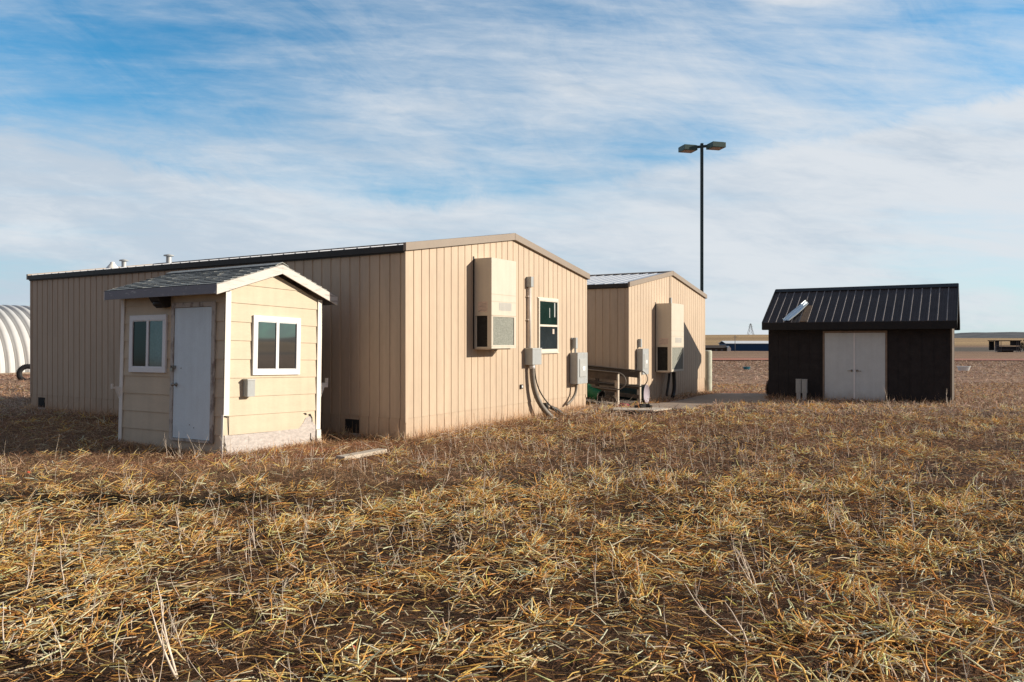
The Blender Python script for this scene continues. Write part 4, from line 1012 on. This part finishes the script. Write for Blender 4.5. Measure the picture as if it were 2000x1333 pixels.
# dark timber stand at the right edge
d = 300.0; x0 = 0.6252*d; st = thing('timber_stand', 'dark open timber shed on posts far away at the right edge', 'shed', (x0, d, gz1(x0, d)), 0)
q = MB(); q.box((-.3, -.4, 4.35), (10.0, 4.4, 4.7)); q.build('roof', 'far_dark', st)
for i, xx in enumerate((0.1, .6, 1.4, 2.2, 8.3, 8.9, 9.7)):
    q = MB(); q.box((xx-.07, -.07, -.5), (xx+.07, .07, 4.35)); q.build('post', 'far_grey', st)
q = MB(); q.box((0.2, .3, .6), (9.6, .5, 2.3)); q.box((.2, .5, 2.3), (1.6, .7, 4.35)); q.box((6.0, .3, 2.6), (9.8, .5, 4.35)); q.box((.0, 3.9, .8), (2.0, 4.1, 4.3)); q.box((3, 1.5, .0), (8, 3.5, 1.2)); q.build('wall', 'far_dark', st)
q = MB(); q.bar((.1, .0, .9), (8.9, .0, .9), .12, .15); q.bar((.1, 0, 2.7), (6.0, 0, 2.7), .12, .15); pieces(q, 'rail', 'far_grey', st)
def far_tree(label, x, d_, hgt, wid, seed):
    t = thing('evergreen_tree', label, 'tree', (x, d_, gz1(x, d_)))
    rr_ = random.Random(seed); q = MB(); q.tube([(0, 0, -.5), (.1, 0, hgt*.35), (0, .1, hgt*.8)], [.25, .18, .06], 8)
    for i in range(8):
        a = rr_.uniform(0, 6.28); z_ = hgt*rr_.uniform(.2, .7); q.tube([(0, 0, z_), (math.cos(a)*wid*.4, math.sin(a)*wid*.4, z_+.6)], [.07, .02], 5)
    q.build('trunk', 'bark', t); q = MB()
    cl = [(rr_.uniform(-.38, .38)*wid, rr_.uniform(-.38, .38)*wid, hgt*rr_.uniform(.15, .85), rr_.uniform(.5, 1.0)) for _ in range(26)]
    for (cx_, cy_, cz_, cr) in cl:
        for _ in range(70):
            v = Vector((rr_.gauss(0, 1), rr_.gauss(0, 1), rr_.gauss(0, .8))); v = v.normalized()*cr*rr_.uniform(.4, 1)
            p = Vector((cx_, cy_, cz_))+v; e1 = Vector((rr_.gauss(0, 1), rr_.gauss(0, 1), rr_.gauss(0, 1))).normalized(); e2 = e1.cross(v).normalized()
            q.add([p-e1*.16, p+e2*.1, p+e1*.16, p-e2*.1], [(0, 1, 2, 3)])
    q.build('crown', 'leaf', t)
far_tree('dark evergreen tree at the right edge beside the open timber shed', .6595*305+1.6, 305.0, 5.6, 4.5, 5)
far_tree('small round dark shrub tree beyond the right edge of the field', .6595*305+7.0, 309.0, 4.2, 4.5, 6)

# ------------------------------------------------------------------ straw, dry grass, weeds (numpy strips)
def strips(name, P, D, Ln, Wd, Ccol, bend, mat_, roll=None, label=None):
    """P (n,3) start, D (n,3) unit direction, length, width; two-segment bent blades as one mesh"""
    n = len(P); up = np.tile([0, 0, 1.0], (n, 1))
    side = np.cross(D, up); side /= np.maximum(np.linalg.norm(side, axis=1, keepdims=True), 1e-6)
    nrm_ = np.cross(side, D)
    if roll is None: roll = rng.uniform(-.9, .9, n)
    w = side*np.cos(roll)[:, None] + nrm_*np.sin(roll)[:, None]
    pts_ = [P, P+D*(Ln*.5)[:, None]+bend*.5, P+D*Ln[:, None]+bend*0.1]
    co = np.empty((n, 6, 3)); wf = (1.0, .95, .35)
    for i, p in enumerate(pts_):
        co[:, 2*i] = p-w*(Wd*.5*wf[i])[:, None]; co[:, 2*i+1] = p+w*(Wd*.5*wf[i])[:, None]
    base = (np.arange(n)*6)[:, None]; F = np.concatenate([base+np.array([[0, 1, 3, 2]]), base+np.array([[2, 3, 5, 4]])], 1).reshape(-1, 4)
    me = bpy.data.meshes.new(name); me.vertices.add(n*6); me.vertices.foreach_set('co', co.ravel())
    me.loops.add(F.size); me.loops.foreach_set('vertex_index', F.ravel().astype(np.int32)); me.polygons.add(len(F)); me.polygons.foreach_set('loop_start', np.arange(0, F.size, 4, dtype=np.int32)); me.update()
    ca = me.color_attributes.new('tint', 'FLOAT_COLOR', 'POINT'); cc = np.ones((n, 6, 4)); cc[:, :, :3] = Ccol[:, None, :]; ca.data.foreach_set('color', cc.ravel())
    me.materials.append(mat_); o = bpy.data.objects.new(name, me); col.objects.link(o); o['kind'] = 'stuff'
    if label: o['label'] = label
    return o
def prisms(name, P, D, Ln, Wd, Ccol, bend, mat_, label=None):
    n = len(P); up = np.tile([0, 0, 1.0], (n, 1)); side = np.cross(D, up); side /= np.maximum(np.linalg.norm(side, axis=1, keepdims=True), 1e-6); nr_ = np.cross(side, D)
    pts_ = [P, P+D*(Ln*.5)[:, None]+bend*.5, P+D*Ln[:, None]+bend*.1]; co = np.empty((n, 9, 3)); a0 = rng.uniform(0, 2.1, n)
    for i, p in enumerate(pts_):
        for k in range(3):
            a = a0+k*2.0944; w_ = Wd*.52*(1.0, .95, .6)[i]
            co[:, 3*i+k] = p+side*(np.cos(a)*w_)[:, None]+nr_*(np.sin(a)*w_*.75)[:, None]
    fs_ = [[3*i+k, 3*i+(k+1) % 3, 3*i+3+(k+1) % 3, 3*i+3+k] for i in range(2) for k in range(3)]
    F = ((np.arange(n)*9)[:, None, None]+np.array(fs_)[None]).reshape(-1, 4)
    me = bpy.data.meshes.new(name); me.vertices.add(n*9); me.vertices.foreach_set('co', co.ravel())
    me.loops.add(F.size); me.loops.foreach_set('vertex_index', F.ravel().astype(np.int32)); me.polygons.add(len(F)); me.polygons.foreach_set('loop_start', np.arange(0, F.size, 4, dtype=np.int32)); me.update()
    ca = me.color_attributes.new('tint', 'FLOAT_COLOR', 'POINT'); cc = np.ones((n, 9, 4)); cc[:, :, :3] = Ccol[:, None, :]; ca.data.foreach_set('color', cc.ravel())
    me.materials.append(mat_); o = bpy.data.objects.new(name, me); col.objects.link(o); o['kind'] = 'stuff'
    if label: o['label'] = label
    return o
sm = bpy.data.materials.new('dry_straw'); sm.use_nodes = True
tt_ = sm.node_tree; bb = tt_.nodes['Principled BSDF']; bb.inputs['Roughness'].default_value = .5; bb.inputs['Specular IOR Level'].default_value = .10
aa = tt_.nodes.new('ShaderNodeAttribute'); aa.attribute_name = 'tint'; tt_.links.new(aa.outputs['Color'], bb.inputs['Base Color'])
tr = tt_.nodes.new('ShaderNodeBsdfTranslucent'); tt_.links.new(aa.outputs['Color'], tr.inputs[0]); mxs = tt_.nodes.new('ShaderNodeMixShader'); mxs.inputs[0].default_value = .33
tt_.links.new(bb.outputs[0], mxs.inputs[1]); tt_.links.new(tr.outputs[0], mxs.inputs[2]); tt_.links.new(mxs.outputs[0], tt_.nodes['Material Output'].inputs[0])

def scatter(n, y0, y1, pw=1.0):
    """uniform over the ground in a wedge a bit wider than the view"""
    u_ = rng.random(n); y = np.sqrt(y0*y0 + u_*(y1*y1-y0*y0)); x = rng.uniform(-1, 1, n)*(0.74*y+.8); return x, y
def pal(n, cols_, probs):
    cols_ = np.array(cols_); i = rng.choice(len(cols_), n, p=np.array(probs)/sum(probs)); c = cols_[i]
    return np.clip(c*(1+rng.normal(0, .14, (n, 1)))*(1+rng.normal(0, .04, (n, 3))), .008, .9)
GOLD = [(1.0, .60, .19), (1.0, .72, .37), (.92, .48, .14), (1.0, .82, .56), (.58, .30, .11)]
GREY = [(.47, .27, .16), (.31, .165, .09), (.17, .09, .05), (.62, .43, .28), (.11, .075, .04)]
NEARG = [(.30, .155, .08), (.17, .085, .045), (.08, .045, .025), (.50, .31, .18), (.08, .06, .026)]
FAR = [(.48, .32, .22), (.34, .21, .14), (.20, .125, .08), (.62, .46, .34), (.20, .15, .09)]
def clean(x, y, *arr, grow=.02):
    k = ~(inside(x, y, grow) | in_poly(x, y, PATH))
    return (x[k], y[k]) + tuple(a[k] for a in arr)
def lay(name, n, y0, y1, ln, wd, palc, prob, patch=None, lift=(0, .03), pitch=.16, heading=None, wildf=.42, wgrow=0.0, zoff=0.0, bendamp=.15, label=None, prism=False):
    x, y = scatter(n, y0, y1)
    if patch is not None:
        k = rng.random(n) < patch(x, y); x, y = x[k], y[k]
    x, y = clean(x, y)
    n = len(x); L_ = rng.uniform(ln[0], ln[1], n)*np.where(rng.random(n) < .2, 1.5, 1.0)
    # neighbouring straws lie roughly the same way, the way swathes settle
    base = (fbm(x, y, .9, 101, 2)-.5)*4.2 + .60
    h = base + rng.normal(0, .65, n) if heading is None else heading(x, y, n)
    wild = rng.random(n) < wildf; h = np.where(wild, rng.uniform(0, 6.283, n), h); h = np.where(rng.random(n) < .5, h, h+math.pi)
    el = rng.normal(.02, pitch, n)
    D = np.stack([np.cos(h)*np.cos(el), np.sin(h)*np.cos(el), np.sin(el)], 1)
    z = gz(x, y) + rng.uniform(lift[0], lift[1], n)+zoff + np.maximum(0, -np.sin(el))*L_
    # keep the far end above the ground too
    xe, ye = x+D[:, 0]*L_, y+D[:, 1]*L_; ze = gz(xe, ye)+.003; zz_ = z+D[:, 2]*L_; D[:, 2] += np.maximum(0, ze-zz_)/L_; D /= np.linalg.norm(D, axis=1, keepdims=True)
    W_ = rng.uniform(wd[0], wd[1], n)*(1+wgrow*np.maximum(0, y-7)/7)
    bend = rng.normal(0, 1, (n, 3))*L_[:, None]*bendamp; bend[:, 2] = np.abs(bend[:, 2])*.7
    if prism: return prisms(name, np.stack([x, y, z], 1), D, L_, W_, pal(n, palc, prob), bend, sm, label)
    return strips(name, np.stack([x, y, z], 1), D, L_, W_, pal(n, palc, prob), bend, sm, label=label)
def pstraw(x, y):   # straw lies in drifts with bare ground between
    xr, yr = .85*x+.5*y, -.5*x+.85*y
    d_ = ss(fbm(xr*.6, yr*1.3, 1.1, 111, 3), .43, .60)*(.15+.85*ss(fbm(xr*.7, yr*1.4, .36, 131, 2), .42, .60))
    left_gr = ss(y, 7.6, 8.3)*(1-ss(x, -2.6, -.4))
    return np.clip(.12+.98*d_, 0, 1)*(1-.8*left_gr)*(1-.85*bank(x, y))
def pgrass(x, y): return np.clip(.35+.65*ss(fbm(x, y, .8, 141, 2), .3, .6), 0, 1)*(1-.8*bank(x, y))
lay('dead_thatch', 95000, 2.9, 9.0, (.05, .16), (.0022, .0048), NEARG, (3, 4, 4, 1.5, 1.5), pgrass, (0, .025), .25, label='dark brown dead grass thatch over the near ground')
lay('dead_thatch', 110000, 9.0, 17.0, (.06, .18), (.0035, .006), GREY, (4, 4, 4, 2, 1), pgrass, (0, .03), .34, wgrow=.25, label='brown dead grass in the middle of the field')
lay('dead_thatch', 80000, 17.0, 34.0, (.08, .22), (.007, .012), FAR, (4, 4, 2, 4, .6), None, (0, .03), .40, wgrow=.3, label='brown dead grass in the back of the field')
lay('dead_thatch', 90000, 33.0, 88.0, (.10, .26), (.009, .015), FAR, (4, 4, 2, 5, .6), None, (-.01, .02), .28, wgrow=.28, label='brown dead grass far out in the field')
lay('straw', 36000, 2.9, 8.6, (.045, .17), (.0048, .0125), GOLD, (3, 3, 3, 3, 2), pstraw, (.01, .05), .17, zoff=.006, bendamp=.10, prism=True, label='golden cut straw strewn over the near ground')
lay('straw', 15000, 2.9, 8.6, (.04, .11), (.003, .006), GOLD, (3, 3, 3, 3, 2), None, (.01, .03), .25, zoff=.004, bendamp=.10, prism=True, label='short bits of golden straw on the near ground')
lay('straw', 60000, 8.6, 17.0, (.035, .13), (.004, .008), GOLD, (2, 3, 3, 4, 2), pstraw, (.01, .045), .18, zoff=.006, wgrow=.15, prism=True, label='golden cut straw across the middle of the field')
lay('straw', 40000, 17.0, 34.0, (.05, .15), (.008, .013), GOLD, (1, 3, 3, 2, 3), pstraw, (.01, .05), .2, zoff=.006, wgrow=.2, prism=True, label='scattered straw in the back of the field')
def piles(n_p, y0, y1, per, wd, ln, label):
    cx, cy = scatter(n_p, y0, y1); k_ = rng.random(n_p) < (.25+.75*pstraw(cx, cy)); cx, cy = cx[k_], cy[k_]
    m_ = rng.integers(per[0], per[1], len(cx)); ci = np.repeat(np.arange(len(cx)), m_); n = len(ci)
    rad = rng.uniform(.05, .22, len(cx))[ci]; a = rng.uniform(0, 6.283, n); rr0 = np.abs(rng.normal(0, 1, n))*rad
    x = cx[ci]+np.cos(a)*rr0; y = cy[ci]+np.sin(a)*rr0; ln_ = rng.uniform(ln[0], ln[1], n); wd_ = rng.uniform(wd[0], wd[1], n)*(1+.5*np.maximum(0, y-8)/8)
    x, y, ln_, wd_, ci, rr0, rad = clean(x, y, ln_, wd_, ci, rr0, rad); n = len(x)
    hd = rng.normal(.65, .7, len(cx))[ci]+rng.normal(0, .7, n); hd = np.where(rng.random(n) < .35, rng.uniform(0, 6.283, n), hd); el = rng.normal(.25, .35, n)
    D = np.stack([np.cos(hd)*np.cos(el), np.sin(hd)*np.cos(el), np.sin(el)], 1); z = gz(x, y)+.01+.07*np.exp(-(rr0/rad)**2)*rng.random(n)+np.maximum(0, -np.sin(el))*ln_
    bend = rng.normal(0, .13, (n, 3))*ln_[:, None]
    return prisms('straw', np.stack([x, y, z], 1), D, ln_, wd_, pal(n, GOLD, (4, 3, 2, 4, 1)), bend, sm, label)
piles(520, 3.0, 9.5, (15, 70), (.005, .0125), (.05, .18), 'small heaps of bright golden straw on the near ground')
piles(1300, 9.0, 21.0, (6, 32), (.005, .010), (.06, .20), 'small heaps of golden straw in the middle of the field')
# short upright dry grass: denser near the buildings
def upright(name, n, y0, y1, hgt, wd, palc, prob, patch, label, lean=.45):
    x, y = scatter(n, y0, y1); k = rng.random(n) < patch(x, y); x, y = x[k], y[k]; x, y = clean(x, y, grow=.01); n = len(x)
    az_ = rng.uniform(0, 6.283, n); ti = np.abs(rng.normal(0, lean, n)); D = np.stack([np.cos(az_)*np.sin(ti), np.sin(az_)*np.sin(ti), np.cos(ti)], 1)
    L_ = rng.uniform(hgt[0], hgt[1], n); bend = rng.normal(0, 1, (n, 3))*L_[:, None]*.12
    W_ = rng.uniform(wd[0], wd[1], n)*np.maximum(1, y/9)
    return strips(name, np.stack([x, y, gz(x, y)-.01], 1), D, L_, W_, pal(n, palc, prob), bend, sm, roll=rng.uniform(0, 3.1, n), label=label)
TAN = [(.72, .46, .26), (.56, .34, .18), (.80, .58, .36), (.36, .20, .11)]
def pg2(x, y):
    left_gr = ss(y, 7.9, 8.6)*(1-ss(x, -2.2, 1.2))
    nearb = np.exp(-((x+1)/3.5)**2-((y-11.8)/1.8)**2)
    return np.clip(.10+.75*left_gr+.5*nearb, 0, 1)*(.4+.6*ss(fbm(x, y, .6, 151, 2), .3, .6))
upright('dry_grass', 150000, 6.5, 16.0, (.03, .085), (.002, .0035), TAN, (4, 4, 3, 3), pg2, 'short tan dry grass in front of the yellow shed', .8)
upright('dry_grass', 60000, 15.0, 34.0, (.04, .13), (.003, .005), TAN, (3, 4, 2, 4), lambda x, y: .3+.5*ss(fbm(x, y, 2, 161, 2), .35, .6), 'short tan dry grass around the far sheds', .7)

# tall dead weed stalks: thin tapered branching stems
def weed_mesh(q, base, h, lean, az_, br, rr_, r0=.0028):
    d_ = Vector((math.cos(az_)*math.sin(lean), math.sin(az_)*math.sin(lean), math.cos(lean))); p = Vector(base); pts = [p.copy()]; rs = [r0]
    n = 5
    for i in range(n):
        d_ = (d_+Vector((rr_.gauss(0, .10), rr_.gauss(0, .10), rr_.gauss(0, .04)))).normalized(); p = p+d_*h/n; pts.append(p.copy()); rs.append(r0*(1-.75*(i+1)/n))
    q.tube(pts, rs, 4, cap=False)
    for _ in range(br):
        k = rr_.randint(1, n-1); b0 = pts[k]; dd2 = (d_+Vector((rr_.gauss(0, .6), rr_.gauss(0, .6), rr_.gauss(.1, .3)))).normalized(); l2 = h*rr_.uniform(.15, .4)
        q.tube([b0, b0+dd2*l2*.5+Vector((0, 0, .01)), b0+dd2*l2+Vector((rr_.gauss(0, .01), 0, .02))], [rs[k]*.75, rs[k]*.5, rs[k]*.25], 4, cap=False)
rr_ = random.Random(3)
q = MB(); cnt = 0
while cnt < 2500:
    y = math.sqrt(rr_.uniform(3.2**2, 24**2)); x = rr_.uniform(-1, 1)*(.72*y+.5)
    if inside(np.array([x]), np.array([y]), .05)[0] or in_poly(np.array([x]), np.array([y]), PATH)[0]: continue
    dens = .25+.75*float(ss(vn(np.array([x]), np.array([y]), 1.7, 171), .35, .75)[0])
    if y > 8 and x < -2.2 and rr_.random() < .8: continue
    if rr_.random() > dens: continue
    cnt += 1
    h = (rr_.uniform(.08, .26) if rr_.random() < .75 else rr_.uniform(.22, .42))*(1-.4*max(0, min(1, (y-10)/8)))
    weed_mesh(q, (x, y, gz1(x, y)-.01), h, abs(rr_.gauss(.15, .35)), rr_.uniform(1.2, 4.6) if rr_.random() < .6 else rr_.uniform(0, 6.28), rr_.choice((0, 0, 1, 1, 2, 3)), rr_, r0=rr_.uniform(.0017, .0036)*(1+max(0, y-8)/14))
o = q.build('weed_stalks', 'weed'); o['kind'] = 'stuff'; o['label'] = 'thin pale dead weed stalks standing all over the field'
# lying pale sticks along the long building's base
q = MB()
for i in range(150):
    s_ = rr_.uniform(0, 7.2) if i % 3 else rr_.uniform(5.5, 8.5); off = abs(rr_.gauss(0, .35))+.05; x = P1[0]+UX*s_+UY*off; y = P1[1]+UY*s_-UX*off
    a = rr_.uniform(0, 6.28); l_ = rr_.uniform(.1, .45); z = gz1(x, y)+.02; el = rr_.uniform(0, .5)
    q.tube([(x, y, z), (x+math.cos(a)*l_*.5, y+math.sin(a)*l_*.5, z+l_*.5*el+.02), (x+math.cos(a)*l_, y+math.sin(a)*l_, z+l_*el*.8)], [.004, .0035, .0015], 5, cap=False)
for i in range(70):   # tangle between the buildings and along the yellow shed
    if i < 35: x, y = rr_.uniform(1.9, 2.9), rr_.uniform(18.3, 19.6)
    else: x, y = -4.3+rr_.uniform(-.6, 1.6), 10.95+rr_.uniform(-.25, .45)
    if inside(np.array([x]), np.array([y]), .06)[0]: continue
    weed_mesh(q, (x, y, gz1(x, y)-.01), rr_.uniform(.12, .42), abs(rr_.gauss(.5, .35)), rr_.uniform(0, 6.28), rr_.choice((1, 2, 3)), rr_, r0=.0035)
o = q.build('fallen_twigs', 'weed'); o['kind'] = 'stuff'; o['label'] = 'pale fallen twigs and dead stems along the building bases'
wx, wy = [], []
for (ox, oy, ax, ay, n_) in ((P1[0], P1[1], UX, UY, 2600), (P1[0], P1[1], -UY, UX, 2200), (-4.232, 11.30, math.cos(1.024), math.sin(1.024), 900), (-4.232, 11.30, -math.sin(1.024), math.cos(1.024), 900), (PB[0], PB[1], UY, -UX, 2200), (P2[0], P2[1], UX, UY, 900)):
    ln_ = {2600: 7.0, 2200: 11.8 if ax < 0 else 5.0, 900: 1.9 if ax > .51 and ox < 0 else (2.5 if ox < 0 else 7.0)}[n_]
    a = rng.uniform(-.1, ln_, n_); o_ = np.abs(rng.normal(0, .16, n_))+.015; sx_ = 1 if (ax == UX or (ox == -4.232 and ax > 0) or (ax > 0 and ay < 0)) else -1
    if ax > 0: nx_, ny_ = ay, -ax
    else: nx_, ny_ = -ay, ax
    if ox == PB[0]: nx_, ny_ = -UX, -UY
    wx.append(ox+ax*a+nx_*o_); wy.append(oy+ay*a+ny_*o_)
wx = np.concatenate(wx); wy = np.concatenate(wy); wx, wy = clean(wx, wy, grow=.005); n = len(wx)
az_ = rng.uniform(0, 6.283, n); ti = np.abs(rng.normal(0, .5, n)); hh_ = rng.uniform(.05, .20, n)*np.where((wy < 12.8) & (wx < -2.6), .5, 1)*np.where(rng.random(n) < .12, 1.8, 1)
strips('dry_grass', np.stack([wx, wy, gz(wx, wy)-.01], 1), np.stack([np.cos(az_)*np.sin(ti), np.sin(az_)*np.sin(ti), np.cos(ti)], 1), hh_, rng.uniform(.003, .006, n), pal(n, TAN, (3, 3, 3, 2)), rng.normal(0, 1, (n, 3))*hh_[:, None]*.15, sm, roll=rng.uniform(0, 3.1, n), label='ragged dry grass along the building walls')
# two bits of orange plastic in the grass
for lb_, x_, y_, r_s in (('small orange plastic scrap in the short grass at the left edge', -5.65, 9.03, .024), ('tiny red orange plastic scrap in the foreground straw left of centre', -.845, 4.12, .014)):
    q = MB(); rq = random.Random(int(y_*10)); pv = [(math.cos(k*.9)*r_s*rq.uniform(.6, 1.1), math.sin(k*.9)*r_s*rq.uniform(.6, 1.1)) for k in range(7)]
    q.prism(pv, 'z', 0, r_s*.8); o = q.build('plastic_scrap', 'orange', None, r_s*.15); o.location = (x_, y_, gz1(x_, y_)+.045); o.rotation_euler = (.6, .3, 1); tag(o, lb_, 'litter', 'orange plastic scraps in the grass')
# the prominent weeds, each a plant of its own: image-base-derived ground spots
def weed_plant(label, x, y, stems, seed, r0=.0042):
    rq = random.Random(seed); q = MB()
    for (h, lean, az_, br) in stems: weed_mesh(q, (rq.uniform(-.02, .02), rq.uniform(-.02, .02), -.01), h, lean, az_, br, rq, r0)
    o = q.build('dead_weed', 'weed'); o.location = (x, y, gz1(x, y)); return tag(o, label, 'weed', 'tall dead weeds standing in the straw')
PI = math.pi
WP = [("tall double stemmed dead weed at the bottom edge, the longest one left of centre", 345, 1325, [(.52, .42, PI*.93, 2), (.44, .35, PI*.90, 1)], 0.0080),
      ("dead weed with one straight stalk near the left edge", 46, 1165, [(.42, .18, .2, 1)], 0.0061),
      ("short stubby pair of stalks in the lower left corner", 8, 1275, [(.28, .06, 1.5, 0), (.14, .3, 0, 0)], 0.0065),
      ("tall kinked dead weed left of the fallen branch cluster", 128, 1150, [(.36, .10, PI, 0)], 0.0055),
      ("bushy dead weed with several crossing stems left of centre", 360, 1090, [(.42, .30, PI*.9, 3), (.30, .75, PI*.95, 2), (.26, .5, 0.1, 1)], 0.0061),
      ("slim leaning dead weed at the middle left below the yellow shed", 500, 1075, [(.34, .20, PI*.9, 1), (.30, .35, PI*.85, 0)], 0.0052),
      ("broad fan of pale weed stems right of the middle foreground", 1480, 1165, [(.50, .50, PI*.88, 3), (.44, .38, PI*.92, 2), (.38, .62, PI, 2), (.30, .2, PI*.8, 1)], 0.0061),
      ("long bent dead weed arching left at the lower right centre", 1470, 1270, [(.50, .85, PI*.93, 2), (.30, .1, PI, 1)], 0.0067),
      ("dead weed with paired upright stalks in the right middle of the field", 1625, 1045, [(.40, .25, PI*.9, 1), (.34, .05, 0, 1)], 0.0058),
      ("forked dead weed just right of the paired upright one", 1790, 1050, [(.52, .12, PI*.95, 3), (.38, .3, PI*.9, 1)], 0.0061),
      ("tall lone dead weed leaning left near the right edge", 1945, 1210, [(.48, .22, PI*.93, 0)], 0.0064),
      ("dead weed standing in front of the black shed's right corner", 1853, 793, [(.55, .25, PI*.9, 2), (.3, .1, 0, 1)], 0.0109),
      ("wiry dead weed before the pale double doors", 1740, 808, [(.62, .35, PI*.9, 3), (.5, .5, PI*.95, 1)], 0.0101),
      ("branching dead weed at the corner of the small yellow shed", 452, 893, [(.36, .5, PI, 3), (.30, .3, PI*.9, 2), (.2, .6, 0, 1)], 0.0055)]
for i, (lb_, ix, iy, st_, r0) in enumerate(WP):
    d_ = 1510*1.68/(iy-667); x_ = (ix-1000)/1510*d_
    weed_plant(lb_, x_, d_, st_, 40+i, r0)
